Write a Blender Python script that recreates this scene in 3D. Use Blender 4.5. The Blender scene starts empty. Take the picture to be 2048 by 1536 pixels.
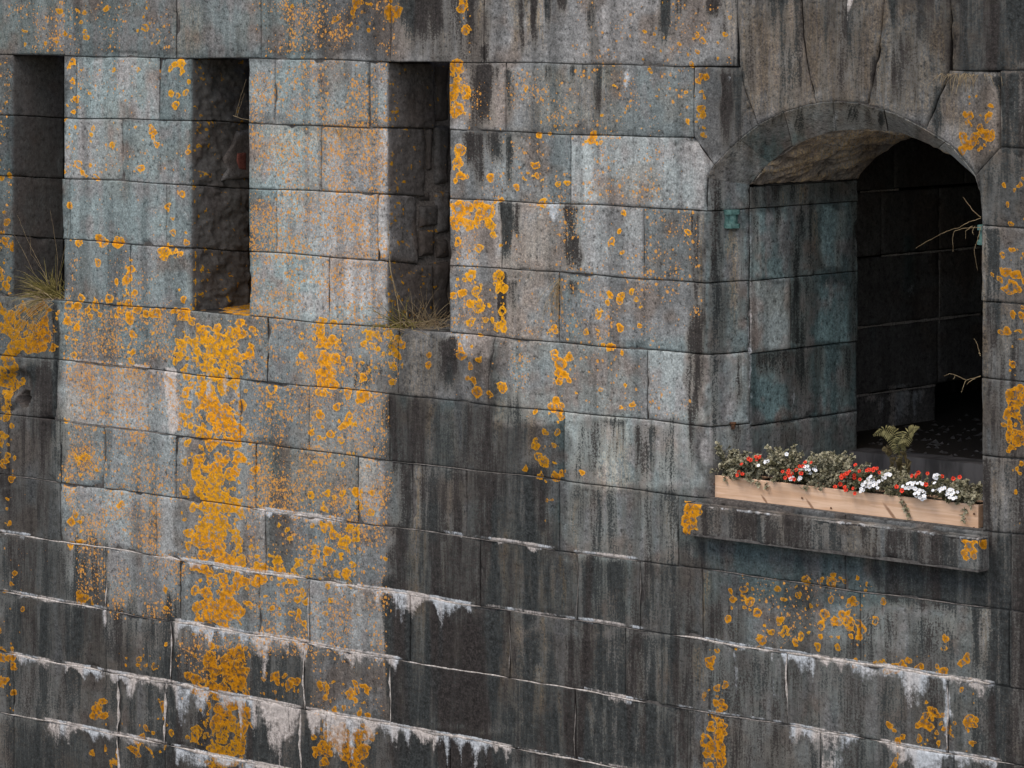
import bpy, math, random
import numpy as np
from mathutils import Vector

# ------------------------------------------------------------------ camera, sky, sun, exposure
SC = bpy.context.scene
COL = SC.collection
FOC, XC, YH, VX = 7199.0, 1024.0, -2.0, -6979.0        # focal length in photo pixels, centre column, horizon row, vanishing point of the courses
ANG = math.atan((XC - VX) / FOC)
DIR = np.array([-math.cos(ANG), math.sin(ANG)])        # the way the camera looks (level), in plan
RGT = np.array([math.sin(ANG), math.cos(ANG)])
DIST = FOC * 0.42 / (119.5 * (XC - VX) / (-VX))        # courses are 0.42 m high
CAM = -DIR * DIST
ZC = 7.0
cd = bpy.data.cameras.new('camera'); cam = bpy.data.objects.new('camera', cd); COL.objects.link(cam)
cam.location = (CAM[0], CAM[1], ZC)
cam.rotation_euler = (math.pi / 2, 0, math.atan2(DIR[1], DIR[0]) - math.pi / 2)
cd.sensor_width = 36.0; cd.lens = FOC / 2048 * 36; cd.shift_y = -(768 - YH) / 2048
cd.clip_start = 0.5; cd.clip_end = 3000
SC.camera = cam
SUN_AZ, SUN_EL = math.radians(-38), math.radians(52)   # seen from the wall: out in front, to the left
w = bpy.data.worlds.new('World'); SC.world = w; w.use_nodes = True
nt = w.node_tree; bg = nt.nodes['Background']; sky = nt.nodes.new('ShaderNodeTexSky')
sky.sky_type = 'NISHITA'; sky.sun_disc = False; sky.sun_elevation = SUN_EL
sky.sun_rotation = math.pi + SUN_AZ
sky.air_density = 1.0; sky.dust_density = 2.0; sky.ozone_density = 1.0
nt.links.new(sky.outputs[0], bg.inputs[0]); bg.inputs[1].default_value = 0.13
sl = bpy.data.lights.new('sun', 'SUN'); so = bpy.data.objects.new('sun', sl); COL.objects.link(so)
sl.energy = 1.35; sl.angle = math.radians(28); sl.color = (1.0, 0.93, 0.83)
sdir = Vector((math.sin(SUN_AZ) * math.cos(SUN_EL), -math.cos(SUN_AZ) * math.cos(SUN_EL), math.sin(SUN_EL)))
so.rotation_euler = sdir.to_track_quat('Z', 'Y').to_euler(); so.location = (0, -10, 20)
vs = SC.view_settings
vs.view_transform = 'Standard'; vs.look = 'None'; vs.gamma = 1.0; vs.exposure = 0.70; vs.use_curve_mapping = False

SC.cycles.max_bounces = 5; SC.cycles.diffuse_bounces = 3; SC.cycles.glossy_bounces = 2
RNG = np.random.default_rng(7)
random.seed(7)

# ------------------------------------------------------------------ plan geometry: photo pixel <-> place
def at(X, Y, y=0.0):
    v = DIR + RGT * (X - XC) / FOC
    t = (y - CAM[1]) / v[1]
    return CAM[0] + v[0] * t, ZC - (Y - YH) / FOC * t
def at3(X, Y, y=0.0):
    x, z = at(X, Y, y); return Vector((x, y, z))
def proj(x, y, z):
    dx, dy = x - CAM[0], y - CAM[1]
    dd = dx * DIR[0] + dy * DIR[1]
    return XC + FOC * (dx * RGT[0] + dy * RGT[1]) / dd, YH - (z - ZC) * FOC / dd
def ray_on_line(X, p, q):
    """length along the plan line p + q*t where photo column X meets it"""
    v = DIR + RGT * (X - XC) / FOC
    A = np.array([[q[0], -v[0]], [q[1], -v[1]]])
    return np.linalg.solve(A, CAM - np.array(p))[0]
J0 = [-131, -11, 110, 230, 351, 470, 590, 709, 828, 948, 1065, 1184, 1304, 1423, 1542, 1661, 1780]   # course joints at the photo's left edge
def J(k, X):
    k = k + 2                                          # J(0, X) is the joint above the slits
    X = np.asarray(X, float)
    return YH + (J0[k] - YH) * (X - VX) / (-VX) + 1.2 * np.sin(X / 83.0 + k * 2.1) + 0.8 * np.sin(X / 31.0 + k)

# ------------------------------------------------------------------ noise
def _h(ix, iy, seed):
    n = (ix.astype(np.int64) * 374761393 + iy.astype(np.int64) * 668265263 + seed * 982451653) & 0xFFFFFFFF
    n = ((n ^ (n >> 13)) * 1274126177) & 0xFFFFFFFF
    n = (n ^ (n >> 16)) & 0xFFFF
    return n / 65535.0
def vn(x, y, seed=0):
    x = np.asarray(x, float); y = np.asarray(y, float)
    ix, iy = np.floor(x), np.floor(y); fx, fy = x - ix, y - iy
    fx = fx * fx * (3 - 2 * fx); fy = fy * fy * (3 - 2 * fy)
    a, b = _h(ix, iy, seed), _h(ix + 1, iy, seed); c, d = _h(ix, iy + 1, seed), _h(ix + 1, iy + 1, seed)
    return (a * (1 - fx) + b * fx) * (1 - fy) + (c * (1 - fx) + d * fx) * fy
def fbm(x, y, seed=0, o=3):
    s, a, t = 0, 1.0, 0
    for i in range(o):
        s = s + a * vn(x * 2 ** i, y * 2 ** i, seed + i * 17); t += a; a *= 0.5
    return s / t
def sst(a, b, x):
    t = np.clip((x - a) / (b - a), 0, 1); return t * t * (3 - 2 * t)

# ------------------------------------------------------------------ weathering maps of the wall (stains, lichen, lime) and painted-in darkening, in photo pixels of the wall face
def boxes(X, Y, rects, seed=0, wob=14):
    wx = (fbm(X / 60, Y / 60, seed) - .5) * 2 * wob; wy = (fbm(X / 60, Y / 60, seed + 5) - .5) * 2 * wob
    out = np.zeros_like(X); xa, xb, ya, yb = X.min(), X.max(), Y.min(), Y.max()
    for r in rects:
        x0, y0, x1, y1, v = r[:5]; f = r[5] if len(r) > 5 else 12
        if x0 - f - wob > xb or x1 + f + wob < xa or y0 - f - wob > yb or y1 + f + wob < ya: continue
        m = sst(x0 - f, x0 + f, X + wx) * (1 - sst(x1 - f, x1 + f, X + wx)) * sst(y0 - f, y0 + f, Y + wy) * (1 - sst(y1 - f, y1 + f, Y + wy))
        out = np.maximum(out, m * v)
    return out
def streaks(X, Y, lst, seed=0):
    out = np.zeros_like(X); xa, xb, ya, yb = X.min(), X.max(), Y.min(), Y.max()
    for (xc, hw, y0, y1, v) in lst:
        if xc - 2 * hw - 8 > xb or xc + 2 * hw + 8 < xa or y0 - 10 > yb or y1 + 10 < ya: continue
        xs = X + (vn(Y / 45, X * 0 + xc, seed) - .5) * 9
        wv = hw * (0.75 + 0.5 * vn(Y / 30, X * 0 + xc, seed + 3))
        m = (1 - sst(wv * .2, wv * 1.5, np.abs(xs - xc))) * sst(y0 - 8, y0 + 8, Y) * (1 - sst(y1 - .6 * (y1 - y0) - 4, y1 + 8, Y))
        out = np.maximum(out, m * v)
    return out

LICH = [  # x0 y0 x1 y1 coverage feather
 (10,20,130,100,.16),(130,0,350,105,.13),(288,0,306,85,.45,6),(130,0,150,80,.35,8),(195,10,215,60,.25),(115,0,130,40,.5,6),(520,0,720,115,.10),(690,0,735,70,.45,8),(770,0,798,42,.7,6),
 (918,-10,940,75,.9,5),(925,80,945,118,.4,6),(898,126,930,235,1.2,8),(925,126,945,185,.6,6),(900,285,935,370,.62,8),(900,398,1000,455,.7,8),(900,470,1000,665,.25),(988,536,1014,665,.55,6),(902,540,960,575,.3),
 (1390,145,1418,275,.4,6),(1375,60,1455,112,.35),(1280,0,1470,130,.14),(1040,30,1180,125,.06),(1165,270,1205,292,.9,6),(1270,268,1290,282,.8,5),(1030,340,1110,390,.22),(1060,170,1120,260,.10),
 (1150,130,1260,260,.07),(1270,130,1385,260,.07),(1190,560,1290,640,.22),(1215,420,1270,520,.13),(1090,640,1115,670,.5,6),(1130,630,1150,700,.2),(1200,680,1230,702,.7,5),
 (1108,700,1140,780,.7,6),(1100,770,1128,825,.7,6),(1120,700,1240,800,.12),(1085,830,1128,870,.45,8),(1060,850,1128,955,.42,10),(1085,955,1102,1055,.30,6),(1235,700,1300,830,.08),
 (0,110,24,470,.30,6),(0,470,24,592,.75,6),(130,120,160,235,.35,8),(150,125,260,145,.15),(320,125,382,150,.5,8),(325,190,380,235,.35),(130,240,205,275,.55,8),(130,240,245,300,.25),(130,310,190,350,.25),(240,245,320,295,.22),
 (325,345,350,480,.25,8),(360,120,382,620,.20,5),(125,478,245,490,.7,5),(240,485,256,515,.6,5),(254,490,270,610,.55,5),(318,490,378,520,.4,6),(160,570,240,612,.2),
 (0,612,102,710,1.15,14),(0,700,34,830,1.4,7),(0,830,26,965,.45,6),(0,960,24,1060,.3,6),(20,1130,34,1200,.3,6),(0,1170,40,1300,.35),(0,1300,40,1420,.3),(10,1400,40,1430,.5),
 (112,605,160,660,.65,8),(130,660,160,720,.35,8),(160,608,262,632,.45,6),(255,615,385,640,.55,6),(350,630,384,725,.65,6),(240,640,270,730,.35,6),(280,635,350,690,.22),
 (365,640,510,765,.55,10),(400,660,480,760,1.1,8),(375,740,490,770,.8,8),(390,760,484,1258,1.35,22),(425,760,450,1258,.4,10),(362,860,392,1130,.55,8),(486,860,512,1140,.30,8),(368,760,385,850,.4,6),
 (388,1295,496,1395,1.25,20),(400,1400,495,1536,1.25,20),(375,1400,400,1500,.4),(372,1440,385,1536,.3),(625,1450,742,1540,1.15,18),(400,1530,500,1700,.8),
 (615,645,705,662,.8,5),(634,655,678,770,1.15,12),(600,650,640,760,.25),(680,650,790,690,.35),(772,660,806,740,.60,6),(690,690,790,780,.16),(630,775,700,790,.6,6),(620,780,745,905,.34),(610,890,740,925,.15),
 (590,980,765,1010,.25),(640,1000,750,1040,.32),(495,1085,715,1165,.50,8),(500,1125,600,1155,1.1,8),(640,1042,716,1165,.60,7),(500,1040,640,1090,.18),(715,1060,765,1165,.14),
 (150,1180,198,1208,.65,6),(128,1010,164,1105,.45,6),(130,820,145,960,.35,5),(130,905,190,955,.35),(590,1190,612,1255,.5,6),(190,1405,225,1458,.6,6),(240,1290,340,1345,.35),(510,1345,598,1400,.52,8),(636,1352,748,1432,.38,8),
 (612,1170,628,1205,.6,4),(500,1170,620,1240,.30),(620,1180,740,1290,.10),(320,1400,345,1470,.45),(245,1440,330,1536,.3),(180,1490,240,1536,.4),(560,1220,605,1250,.3),
 (1465,1150,1740,1290,.20),(1480,1225,1640,1290,.25),(1640,1150,1700,1175,.5,6),(1630,1230,1730,1270,.35),(1700,1310,1900,1348,.45,8),(1920,1300,1958,1355,.4,8),(1405,1290,1430,1350,.4),(1405,1380,1450,1422,.65,6),(1408,1425,1450,1540,1.1,7),
 (1835,1400,1905,1500,.50,8),(1930,1430,1950,1470,.6,6),(1780,1450,1810,1540,.5,8),(1920,1300,1960,1500,.18),
 (1995,480,2060,600,.40),(2000,530,2030,560,.7,6),(2010,600,2060,760,.28),(2012,770,2060,910,.70,8),(2005,860,2030,900,.5),(2010,910,2040,1060,.15),(1922,228,1988,310,.70,8),(1930,170,1990,300,.25),(2008,420,2060,460,.45),(2010,340,2048,430,.15),
 (1363,998,1395,1062,.85,4),(1925,1075,1955,1118,.5,6),(2010,1010,2048,1080,.25)]
SPECK = [(495,122,775,645,.55,10),(640,240,760,380,.75),(495,370,760,520,.75,8),(900,130,1400,700,.30),(1180,560,1300,700,.35),(130,612,385,720,.62,8),(130,725,300,840,.85,8),(296,745,385,860,.5),(130,845,310,960,.85,8),(310,870,380,1000,.4),
 (130,965,320,1110,.65,8),(490,640,800,770,.50,10),(490,770,780,1010,.62),(495,880,770,1030,.90),(490,1030,770,1170,.5),(220,1110,380,1240,.55),(500,1170,780,1310,.55),(350,1250,500,1400,.4),(500,0,790,112,.55),(0,0,130,110,.35),(130,0,350,110,.25),
 (0,112,24,600,.3),(130,120,383,240,.22),(130,240,383,350,.25),(130,360,383,480,.15),(130,490,383,620,.30),(620,1310,780,1440,.35),(1020,700,1290,830,.35),(900,400,1000,790,.35),(1290,700,1390,840,.25),(1060,130,1140,260,.5),
 (1480,1150,1750,1290,.30),(0,610,110,710,.3),(150,1110,215,1210,.5),(0,960,110,1200,.15),(1150,0,1470,130,.25)]
ROS = [  # single lichen rosettes: x y r hollow
 (1938,1092,13,1),(1946,1108,10,0),(1930,1116,7,0),(1951,1084,8,0),(1966,1090,8,0),(1928,1083,6,0),
 (917,418,17,1),(935,415,12,0),(975,423,17,1),(920,445,10,0),(982,452,10,0),(958,496,9,2),(920,350,10,0),(918,300,14,0),(915,325,12,1),(980,355,9,0),(1070,330,9,0),(1085,405,10,0),(1117,368,7,0),(1135,365,7,0),(988,470,7,0),(1000,398,6,0),
 (942,550,13,0),(998,552,14,0),(956,582,10,2),(926,585,10,0),(905,590,9,0),(957,612,15,2),(940,608,8,0),(1003,575,10,2),(941,645,9,0),(972,640,7,0),(996,650,8,0),(985,640,6,0),(1080,270,7,0),(1052,180,5,0),(1100,265,5,0),
 (921,694,9,0),(923,710,11,1),(945,692,6,0),(960,720,8,0),(941,732,7,0),(936,757,6,0),(954,783,12,0),(948,762,7,0),(980,788,8,0),(1005,775,11,0),(961,671,5,0),(745,692,8,0),(727,688,7,0),(640,668,9,0),(637,662,6,0),(766,708,6,0),(726,756,8,0),
 (788,690,12,2),(802,692,9,0),(797,712,8,0),(724,790,13,1),(858,710,6,0),(857,728,8,0),(640,830,10,0),(672,815,7,0),(625,865,8,0),(700,832,9,0),(696,845,9,0),(735,790,10,0),(685,930,6,0),(630,925,6,0),(656,985,7,0),(685,985,8,0),(745,988,7,0),(653,985,6,0),
 (405,670,14,2),(458,678,15,2),(426,700,17,1),(437,660,9,0),(450,705,13,0),(488,668,10,0),(500,705,12,1),(365,690,12,2),(360,712,9,0),(395,702,8,0),(470,665,7,0),(372,785,11,1),(543,778,11,2),(538,810,8,0),(370,628,14,0),(350,622,8,0),
 (136,610,10,2),(192,612,10,2),(162,597,8,1),(218,597,8,1),(155,612,9,0),(260,632,10,0),(258,640,9,0),(265,668,8,0),(264,705,10,0),(263,722,7,0),(255,586,7,1),(269,585,7,0),(290,630,9,0),(198,630,7,0),(235,562,6,0),
 (148,225,6,0),(195,525,8,1),(347,500,9,2),(332,505,10,0),(158,328,9,2),(192,355,9,2),(140,410,7,0),(130,345,8,0),(284,335,8,0),(313,287,6,0),(363,128,10,0),(350,130,8,0),(343,185,7,0),(180,187,5,0),(280,140,5,0),
 (1397,160,9,1),(1412,155,6,0),(1408,228,9,0),(1375,464,8,1),(1250,428,7,0),(1240,465,5,0),(1220,590,8,0),(1241,600,8,0),(1215,605,6,0),(1265,585,6,0),(1275,600,7,0),(1240,655,9,0),(1280,652,6,0),(1220,695,9,0),(1197,662,6,0),(1172,663,6,0),
 (1120,728,15,0),(1112,715,8,0),(1117,745,8,0),(1110,800,10,0),(1105,815,9,0),(1122,832,7,0),(1090,925,12,0),(1068,825,6,0),(1050,938,6,0),(1163,945,7,0),(1122,945,6,0),(1265,812,5,0),(1200,780,5,0),(1250,770,5,0),
 (1614,1160,12,2),(1665,1168,11,2),(1661,1199,8,1),(1466,1200,7,0),(1500,1203,10,1),(1514,1225,10,1),(1486,1178,9,2),(1568,1200,6,0),(1648,1228,11,2),(1643,1250,9,2),(1685,1228,9,1),(1691,1246,10,2),(1671,1236,8,0),(1716,1248,8,2),(1722,1262,11,2),(1705,1200,9,1),(1711,1208,7,0),
 (1570,1262,10,1),(1543,1265,7,0),(1524,1281,11,1),(1457,1238,8,0),(1768,1202,7,0),(1675,1297,8,1),(1590,1284,8,1),(1635,1295,8,0),(1892,1278,7,0),(1890,1297,7,2),(1934,1318,11,1),(1750,1244,9,2),(1434,1300,7,1),(1418,1320,8,0),(1424,1336,7,0),(1450,1370,8,0),(1848,1445,11,1),(1935,1445,10,0),(1855,1430,8,0),
 (1378,1015,13,1),(1385,1040,12,0),(1372,1038,10,2),(1380,1056,7,0),(2022,575,15,2),(2030,550,10,0),(2016,545,9,0),(2000,560,7,0),(2024,790,14,1),(2040,775,10,0),(2032,825,13,1),(2010,850,7,0),(2020,845,7,0),(2038,878,17,1),(2018,880,7,0),(2025,728,8,0),(2000,665,6,0),
 (625,1052,6,0),(645,1050,8,0),(690,1085,8,0),(578,1078,6,0),(597,1200,8,0),(596,1235,8,0),(333,1180,7,0),(334,1215,6,0),(640,1375,7,0),(655,1372,7,0),(700,1393,8,0),(735,1380,8,0),(580,1370,9,0),(520,1012,6,0),(240,1010,6,0),(650,1395,6,0)]
DARK_S = [ # centre halfwidth y0 y1 value
 (838,34,-30,116,1.0),(868,22,-30,116,.85),(945,16,-10,125,.8),(968,10,90,130,.6),(1040,8,-20,125,.8),(1068,8,-20,118,.85),(1096,10,-20,70,.95),(1122,9,-20,30,.8),(1185,7,-20,110,.6),(1190,10,70,140,.5),(1330,18,-20,110,.7),(1355,14,-20,70,.7),(1425,20,-20,40,.6),
 (966,24,130,290,1.0),(952,14,180,290,.6),(1198,9,130,285,1.0),(1100,9,130,180,.6),(1145,10,130,170,.7),(1172,8,130,190,.6),(1020,12,140,260,.45),(950,22,265,350,.85),(985,26,265,335,.7),(960,14,300,395,.6),(1018,10,270,400,.6),(1014,15,405,545,.9),(1035,10,405,520,.5),(1150,16,470,560,.6),(1137,18,410,560,.45),
 (1004,8,545,690,.95),(1028,10,560,650,.45),(1116,8,560,660,.5),(1145,12,560,600,.4),(905,14,675,795,.9),(890,16,680,795,.8),(868,16,690,795,.55),(780,5,560,640,.4),
 (112,6,612,980,.9),(103,5,740,960,.8),(60,30,730,830,.7),(85,20,820,960,.6),(1215,22,835,960,.6),(1240,14,840,970,.55),(1190,9,840,960,.5),(1300,26,850,985,.7),(1275,14,850,985,.55),(1160,12,1110,1240,.5),(1185,10,1110,1245,.75),(1230,12,1120,1250,.5),(1260,12,1130,1250,.35),
 (1395,16,425,1000,.6),(1380,9,700,1000,.4),(1372,14,1080,1540,.7),(1405,10,1080,1290,.5),(1955,14,1210,1380,.6),
 (1545,30,-20,110,.7),(1600,16,-20,210,.75),(1620,12,80,210,.6),(1660,22,-20,120,.8),(1700,16,-20,205,.85),(1722,12,40,200,.6),(1745,10,110,215,.85),(1790,20,-20,90,.75),(1810,16,60,200,.7),(1850,26,-20,160,.8),(1890,10,-20,200,.85),(1500,10,-20,190,.5),(1488,8,140,190,.8),(1460,18,145,330,.65),(1475,16,150,320,.6),(1450,6,150,310,.8),
 (1870,20,170,290,.7),(1900,14,150,230,.7),(1940,16,-20,140,.85),(1985,26,-20,140,.75),(2030,30,-20,140,.8),(2025,26,145,300,.9),(1975,18,310,450,.6),(2005,14,320,450,.6),(1985,20,455,600,.8),(1970,8,455,600,.5),(1995,14,600,755,.85),(1975,10,610,750,.6),(1978,14,760,910,.7),(1975,14,915,1065,.7),(1990,10,770,900,.4),(2040,16,910,1060,.6)]
DARK_B = [(785,800,1060,955,0.53,27),(800,930,1110,1105,0.62,27),(775,1050,1130,1250,0.64,24),(770,1215,1030,1455,0.74,24),(1020,1260,1410,1540,0.64,27),(775,1455,1030,1560,0.8,20),(1115,1110,1420,1280,0.45,34),(1110,960,1400,1130,0.32,34),(1130,840,1400,960,0.24,27),(0,715,115,965,0.42,24),(0,960,120,1070,0.44,24),(0,1070,215,1200,0.46,27),(0,1190,350,1320,0.5,34),(0,1310,620,1440,0.46,34),(0,1430,800,1600,0.53,34),(1440,-20,1910,215,0.4,24),(1900,-20,2100,140,0.66,14),(1995,145,2100,298,0.66,10),(1955,300,2100,460,0.4,14),(1960,455,2100,1070,0.36,14),(1955,1065,2100,1600,0.59,20),(1400,1290,2000,1560,0.27,27),(1400,1215,1480,1300,0.4,24),(1760,1090,1990,1212,0.5,24),(1700,1230,1960,1330,0.3,34),(850,-20,970,126,0.3,20),(480,1380,620,1420,0.2,20),(620,1310,790,1340,0.2,20),(700,700,800,780,0.22,20),(640,655,720,760,0.25,20)]  # dark stains; vignette darkening and the sill's shadow are painted in too
TEAL = [(1100,820,1420,1140,.8,30),(1400,1210,2000,1560,.45,30),(560,640,800,900,.4,30),(1080,130,1400,420,.35,30),(0,960,600,1560,.3,30),(-50,-30,640,620,.62,40),(500,120,780,250,.45,20),(200,0,520,110,.6),(0,610,800,770,.5),(100,760,760,1300,.35),(980,680,1400,850,.5),(1000,260,1400,560,.25),(800,1000,1400,1540,.4),(525,790,560,960,.9,8),(780,790,820,1060,.55,10),(870,800,910,960,.6,10),(1130,400,1165,700,.55,8),(1195,130,1280,180,.4),(1120,955,1350,1140,.60,16),(1150,1100,1290,1260,.7,12),(1280,1120,1400,1290,.45),(1410,1290,1560,1440,.65,12),
 (1400,1075,1990,1215,1.0,10),(1440,1200,1990,1320,.55,14),(1400,1440,1800,1540,.45),(1540,380,1600,560,.9,10),(1500,340,1720,930,1.0,8),(1410,330,1500,930,.7,8),(990,690,1300,820,.35),(105,610,130,960,.5,6),(1640,420,1690,640,.8,8),(120,960,150,1300,.4)]
WARM_S = [(846,6,1060,1440,.7),(905,8,820,960,.5),(925,5,960,1080,.5),(975,7,1100,1230,.55),(1000,5,1330,1480,.5),(1060,6,1100,1260,.7),(1150,7,1000,1240,.5),(1180,6,1400,1536,.5),(1250,8,1260,1400,.45),(1300,6,1150,1280,.4),(1330,7,1290,1536,.5),(1120,6,1380,1536,.6),(960,5,1450,1536,.4),(890,6,1080,1230,.45),(800,6,1320,1440,.4),(815,7,1100,1200,.6),(1030,8,-20,128,.8),(1056,6,-20,125,.9),(1082,7,-20,120,.9),(960,6,-20,90,.8),(860,5,-20,110,.5),(885,14,60,120,.4),(832,12,930,1480,.85),(822,8,1050,1250,.8),(1010,10,1060,1260,.7),(1036,9,1090,1480,.65),(1087,9,1060,1500,.85),(1075,14,1330,1540,.9),(1125,8,1110,1270,.8),(1105,6,1120,1270,.6),(1020,6,1230,1480,.6),(950,7,1200,1260,.6),(860,8,800,960,.6),(900,6,960,1200,.4),
 (1000,12,800,940,.5),(1060,10,820,960,.5),(1240,12,850,980,.6),(1410,8,1140,1290,.9),(1395,12,1290,1420,.8),(1340,12,1000,1120,.5),(1315,8,1300,1500,.5),(1280,10,1300,1536,.45),(1210,12,1420,1536,.35),(1492,10,0,200,.7),(1508,8,20,210,.6),(1640,10,0,200,.4),(1756,8,60,210,.8),(1765,8,140,215,.8),(1770,10,-20,120,.5),(1885,10,60,160,.7),(1905,12,150,290,.8),(1920,8,230,320,.7),(1460,10,0,130,.6),(1505,9,180,250,.8),
 (1970,7,330,450,.5),(1967,7,460,1060,.7),(2010,20,610,750,.5),(2012,10,770,905,.4),(1990,16,920,1060,.5),(1400,5,430,700,.8),(1970,12,1215,1370,.6)]
WARM_B = [(1480,0,1910,230,.55,12),(1050,140,1240,260,.35,20),(1000,400,1120,680,.15),(810,675,880,790,.45,14),(1200,850,1260,980,.4),(1910,150,2000,350,.25),(520,240,760,300,.3,16),(490,880,760,1000,.35,20),(0,-20,120,110,.15),(340,0,400,110,.35)]
def drip(X, Y, k, x0, x1, drop, v, seed):
    """lime running down from joint k between columns x0 and x1"""
    dY = Y - J(k, X) + 3
    e = sst(x0 - 10, x0 + 14, X) * (1 - sst(x1 - 14, x1 + 10, X))
    n = (1 - np.abs(2 * vn(X / 26.0, X * 0 + seed, seed) - 1)) ** 3 * .55 + 0.14 + .45 * vn(X / 11.0, X * 0, seed + 1) ** 2
    L = drop * n * (0.25 + 0.75 * e)
    return np.where(dY > -4, np.clip(1.15 - dY / np.maximum(L, 1), 0, 1), 0) * v * e
DRIPS = [ # joint x0 x1 drop value
 (7,515,690,46,1),(7,590,640,60,1),(8,330,620,24,.95),(8,640,770,34,.95),(8,745,950,62,1.1),(8,780,830,110,1.0),(8,0,60,18,.7),(9,345,620,62,1.05),(9,372,420,80,1.0),(9,500,545,100,.9),(9,620,800,52,1.0),(9,680,720,84,.9),(9,60,215,30,.75),(9,0,60,22,.6),
 (10,15,210,48,.75),(10,215,345,64,.95),(10,300,420,90,1.0),(10,430,605,130,1.05),(10,500,570,190,1.0),(10,612,800,90,1.1),(10,640,720,130,1.0),(10,780,1030,70,1.05),(10,880,930,150,.9),(10,1030,1300,12,.7),(11,80,340,60,.9),(11,340,600,70,1.0),(9,1150,1300,10,.7),(9,1215,1275,34,.95),(8,1150,1300,12,.75),(8,960,1160,9,.7),(7,880,1110,14,.8),(7,1150,1280,10,.75),
 (8,1350,1580,16,.8),(8,1560,1800,74,1.05),(8,1600,1660,90,1.0),(8,1700,1900,62,1.0),(8,1790,1860,130,.95),(8,1880,1990,90,.9),(9,1575,1720,90,1.0),(9,1600,1700,150,1.1),(9,1760,1910,120,1.1),(9,1900,2000,60,.8),(9,1350,1570,8,.55),(5,325,362,190,.9),(5,130,300,8,.55),(6,340,360,70,.6),(5,448,465,90,.7),(5,408,420,110,.6),(4,253,268,120,.7),(5,530,545,60,.6),(3,1130,1180,30,.3)]
WHITE_S = [(347,12,740,925,1.5),(336,7,735,830,1.3),(350,9,860,930,.5),(1110,16,405,450,.9),(1100,12,405,425,.8),(1172,6,420,500,.6),(1252,7,140,190,.75),(1698,7,-10,52,.95),(1455,6,148,170,.8),(456,6,740,810,.8),(416,6,760,800,.6),(262,5,640,700,.6),(213,5,1215,1255,.9),(744,10,785,830,.35),(1160,5,580,605,.7),(505,5,1285,1330,.5),(1895,7,1370,1510,.9),(1240,4,960,1100,.4),(1470,5,1300,1430,.45),(1560,5,1320,1430,.5),(1545,4,1300,1440,.5)]
TONE = [ # stone brightness with a vignette's corner darkening painted in, overlapping by maximum
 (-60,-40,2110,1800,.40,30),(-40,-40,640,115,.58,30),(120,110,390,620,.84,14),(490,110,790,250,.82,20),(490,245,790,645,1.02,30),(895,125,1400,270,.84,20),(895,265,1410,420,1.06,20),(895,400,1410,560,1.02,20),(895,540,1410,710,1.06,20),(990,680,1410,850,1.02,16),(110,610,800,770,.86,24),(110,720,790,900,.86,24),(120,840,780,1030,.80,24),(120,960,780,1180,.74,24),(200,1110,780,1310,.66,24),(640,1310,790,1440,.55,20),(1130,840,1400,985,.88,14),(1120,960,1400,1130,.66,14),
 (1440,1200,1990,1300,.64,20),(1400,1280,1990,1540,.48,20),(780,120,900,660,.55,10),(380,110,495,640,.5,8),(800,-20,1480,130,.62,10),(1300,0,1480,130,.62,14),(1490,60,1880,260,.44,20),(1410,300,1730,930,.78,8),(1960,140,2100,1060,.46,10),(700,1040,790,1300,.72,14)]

CAND = np.column_stack([RNG.uniform(-140, 2150, 48000), RNG.uniform(-60, 1700, 48000)])
_L = boxes(CAND[:, 0], CAND[:, 1], LICH, 11, 10)
_L = _L * (0.55 + 0.9 * fbm(CAND[:, 0] / 30, CAND[:, 1] / 40, 77))
_keep = RNG.random(len(CAND)) < np.clip(_L, 0, 1.3) ** 1.15 * .76
_L = _L[_keep]; CAND = CAND[_keep]
_rad = 2.6 + 8.5 * RNG.random(len(CAND)) ** 2.4 * (0.5 + np.clip(_L, 0, 1))
_hol = np.where(RNG.random(len(CAND)) < .45, RNG.random(len(CAND)), -1) * (_rad > 7)
DART = np.column_stack([CAND, _rad, _hol])
DART = DART[np.argsort(-DART[:, 2] + RNG.normal(0, 2, len(DART)))]
DART = np.vstack([DART, np.array([(x, y, r, [-1, .45, 1.0][h]) for (x, y, r, h) in ROS])])
def rosettes(X, Y):
    x0, x1, y0, y1 = X.min() - 25, X.max() + 25, Y.min() - 25, Y.max() + 25
    D = DART[(DART[:, 0] > x0) & (DART[:, 0] < x1) & (DART[:, 1] > y0) & (DART[:, 1] < y1)]
    out = np.full(X.shape, -1.0); rim = np.zeros_like(X)
    wx = X + (vn(X / 9, Y / 9, 3) - .5) * 7; wy = Y + (vn(X / 9, Y / 9, 4) - .5) * 7
    for (x, y, r, h) in D:
        d = np.hypot((wx - x) / .86, wy - y)
        v = (r - d) / 8.0                                        # roughly a distance inwards from the rim
        if h > 0: v = np.minimum(v, (d - r * (.25 + .25 * h)) / 4.0)
        rim = np.where(d < r, 1 - d / r, rim)
        out = np.maximum(out, v)
    return np.clip(out, -1, 1), rim
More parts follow.
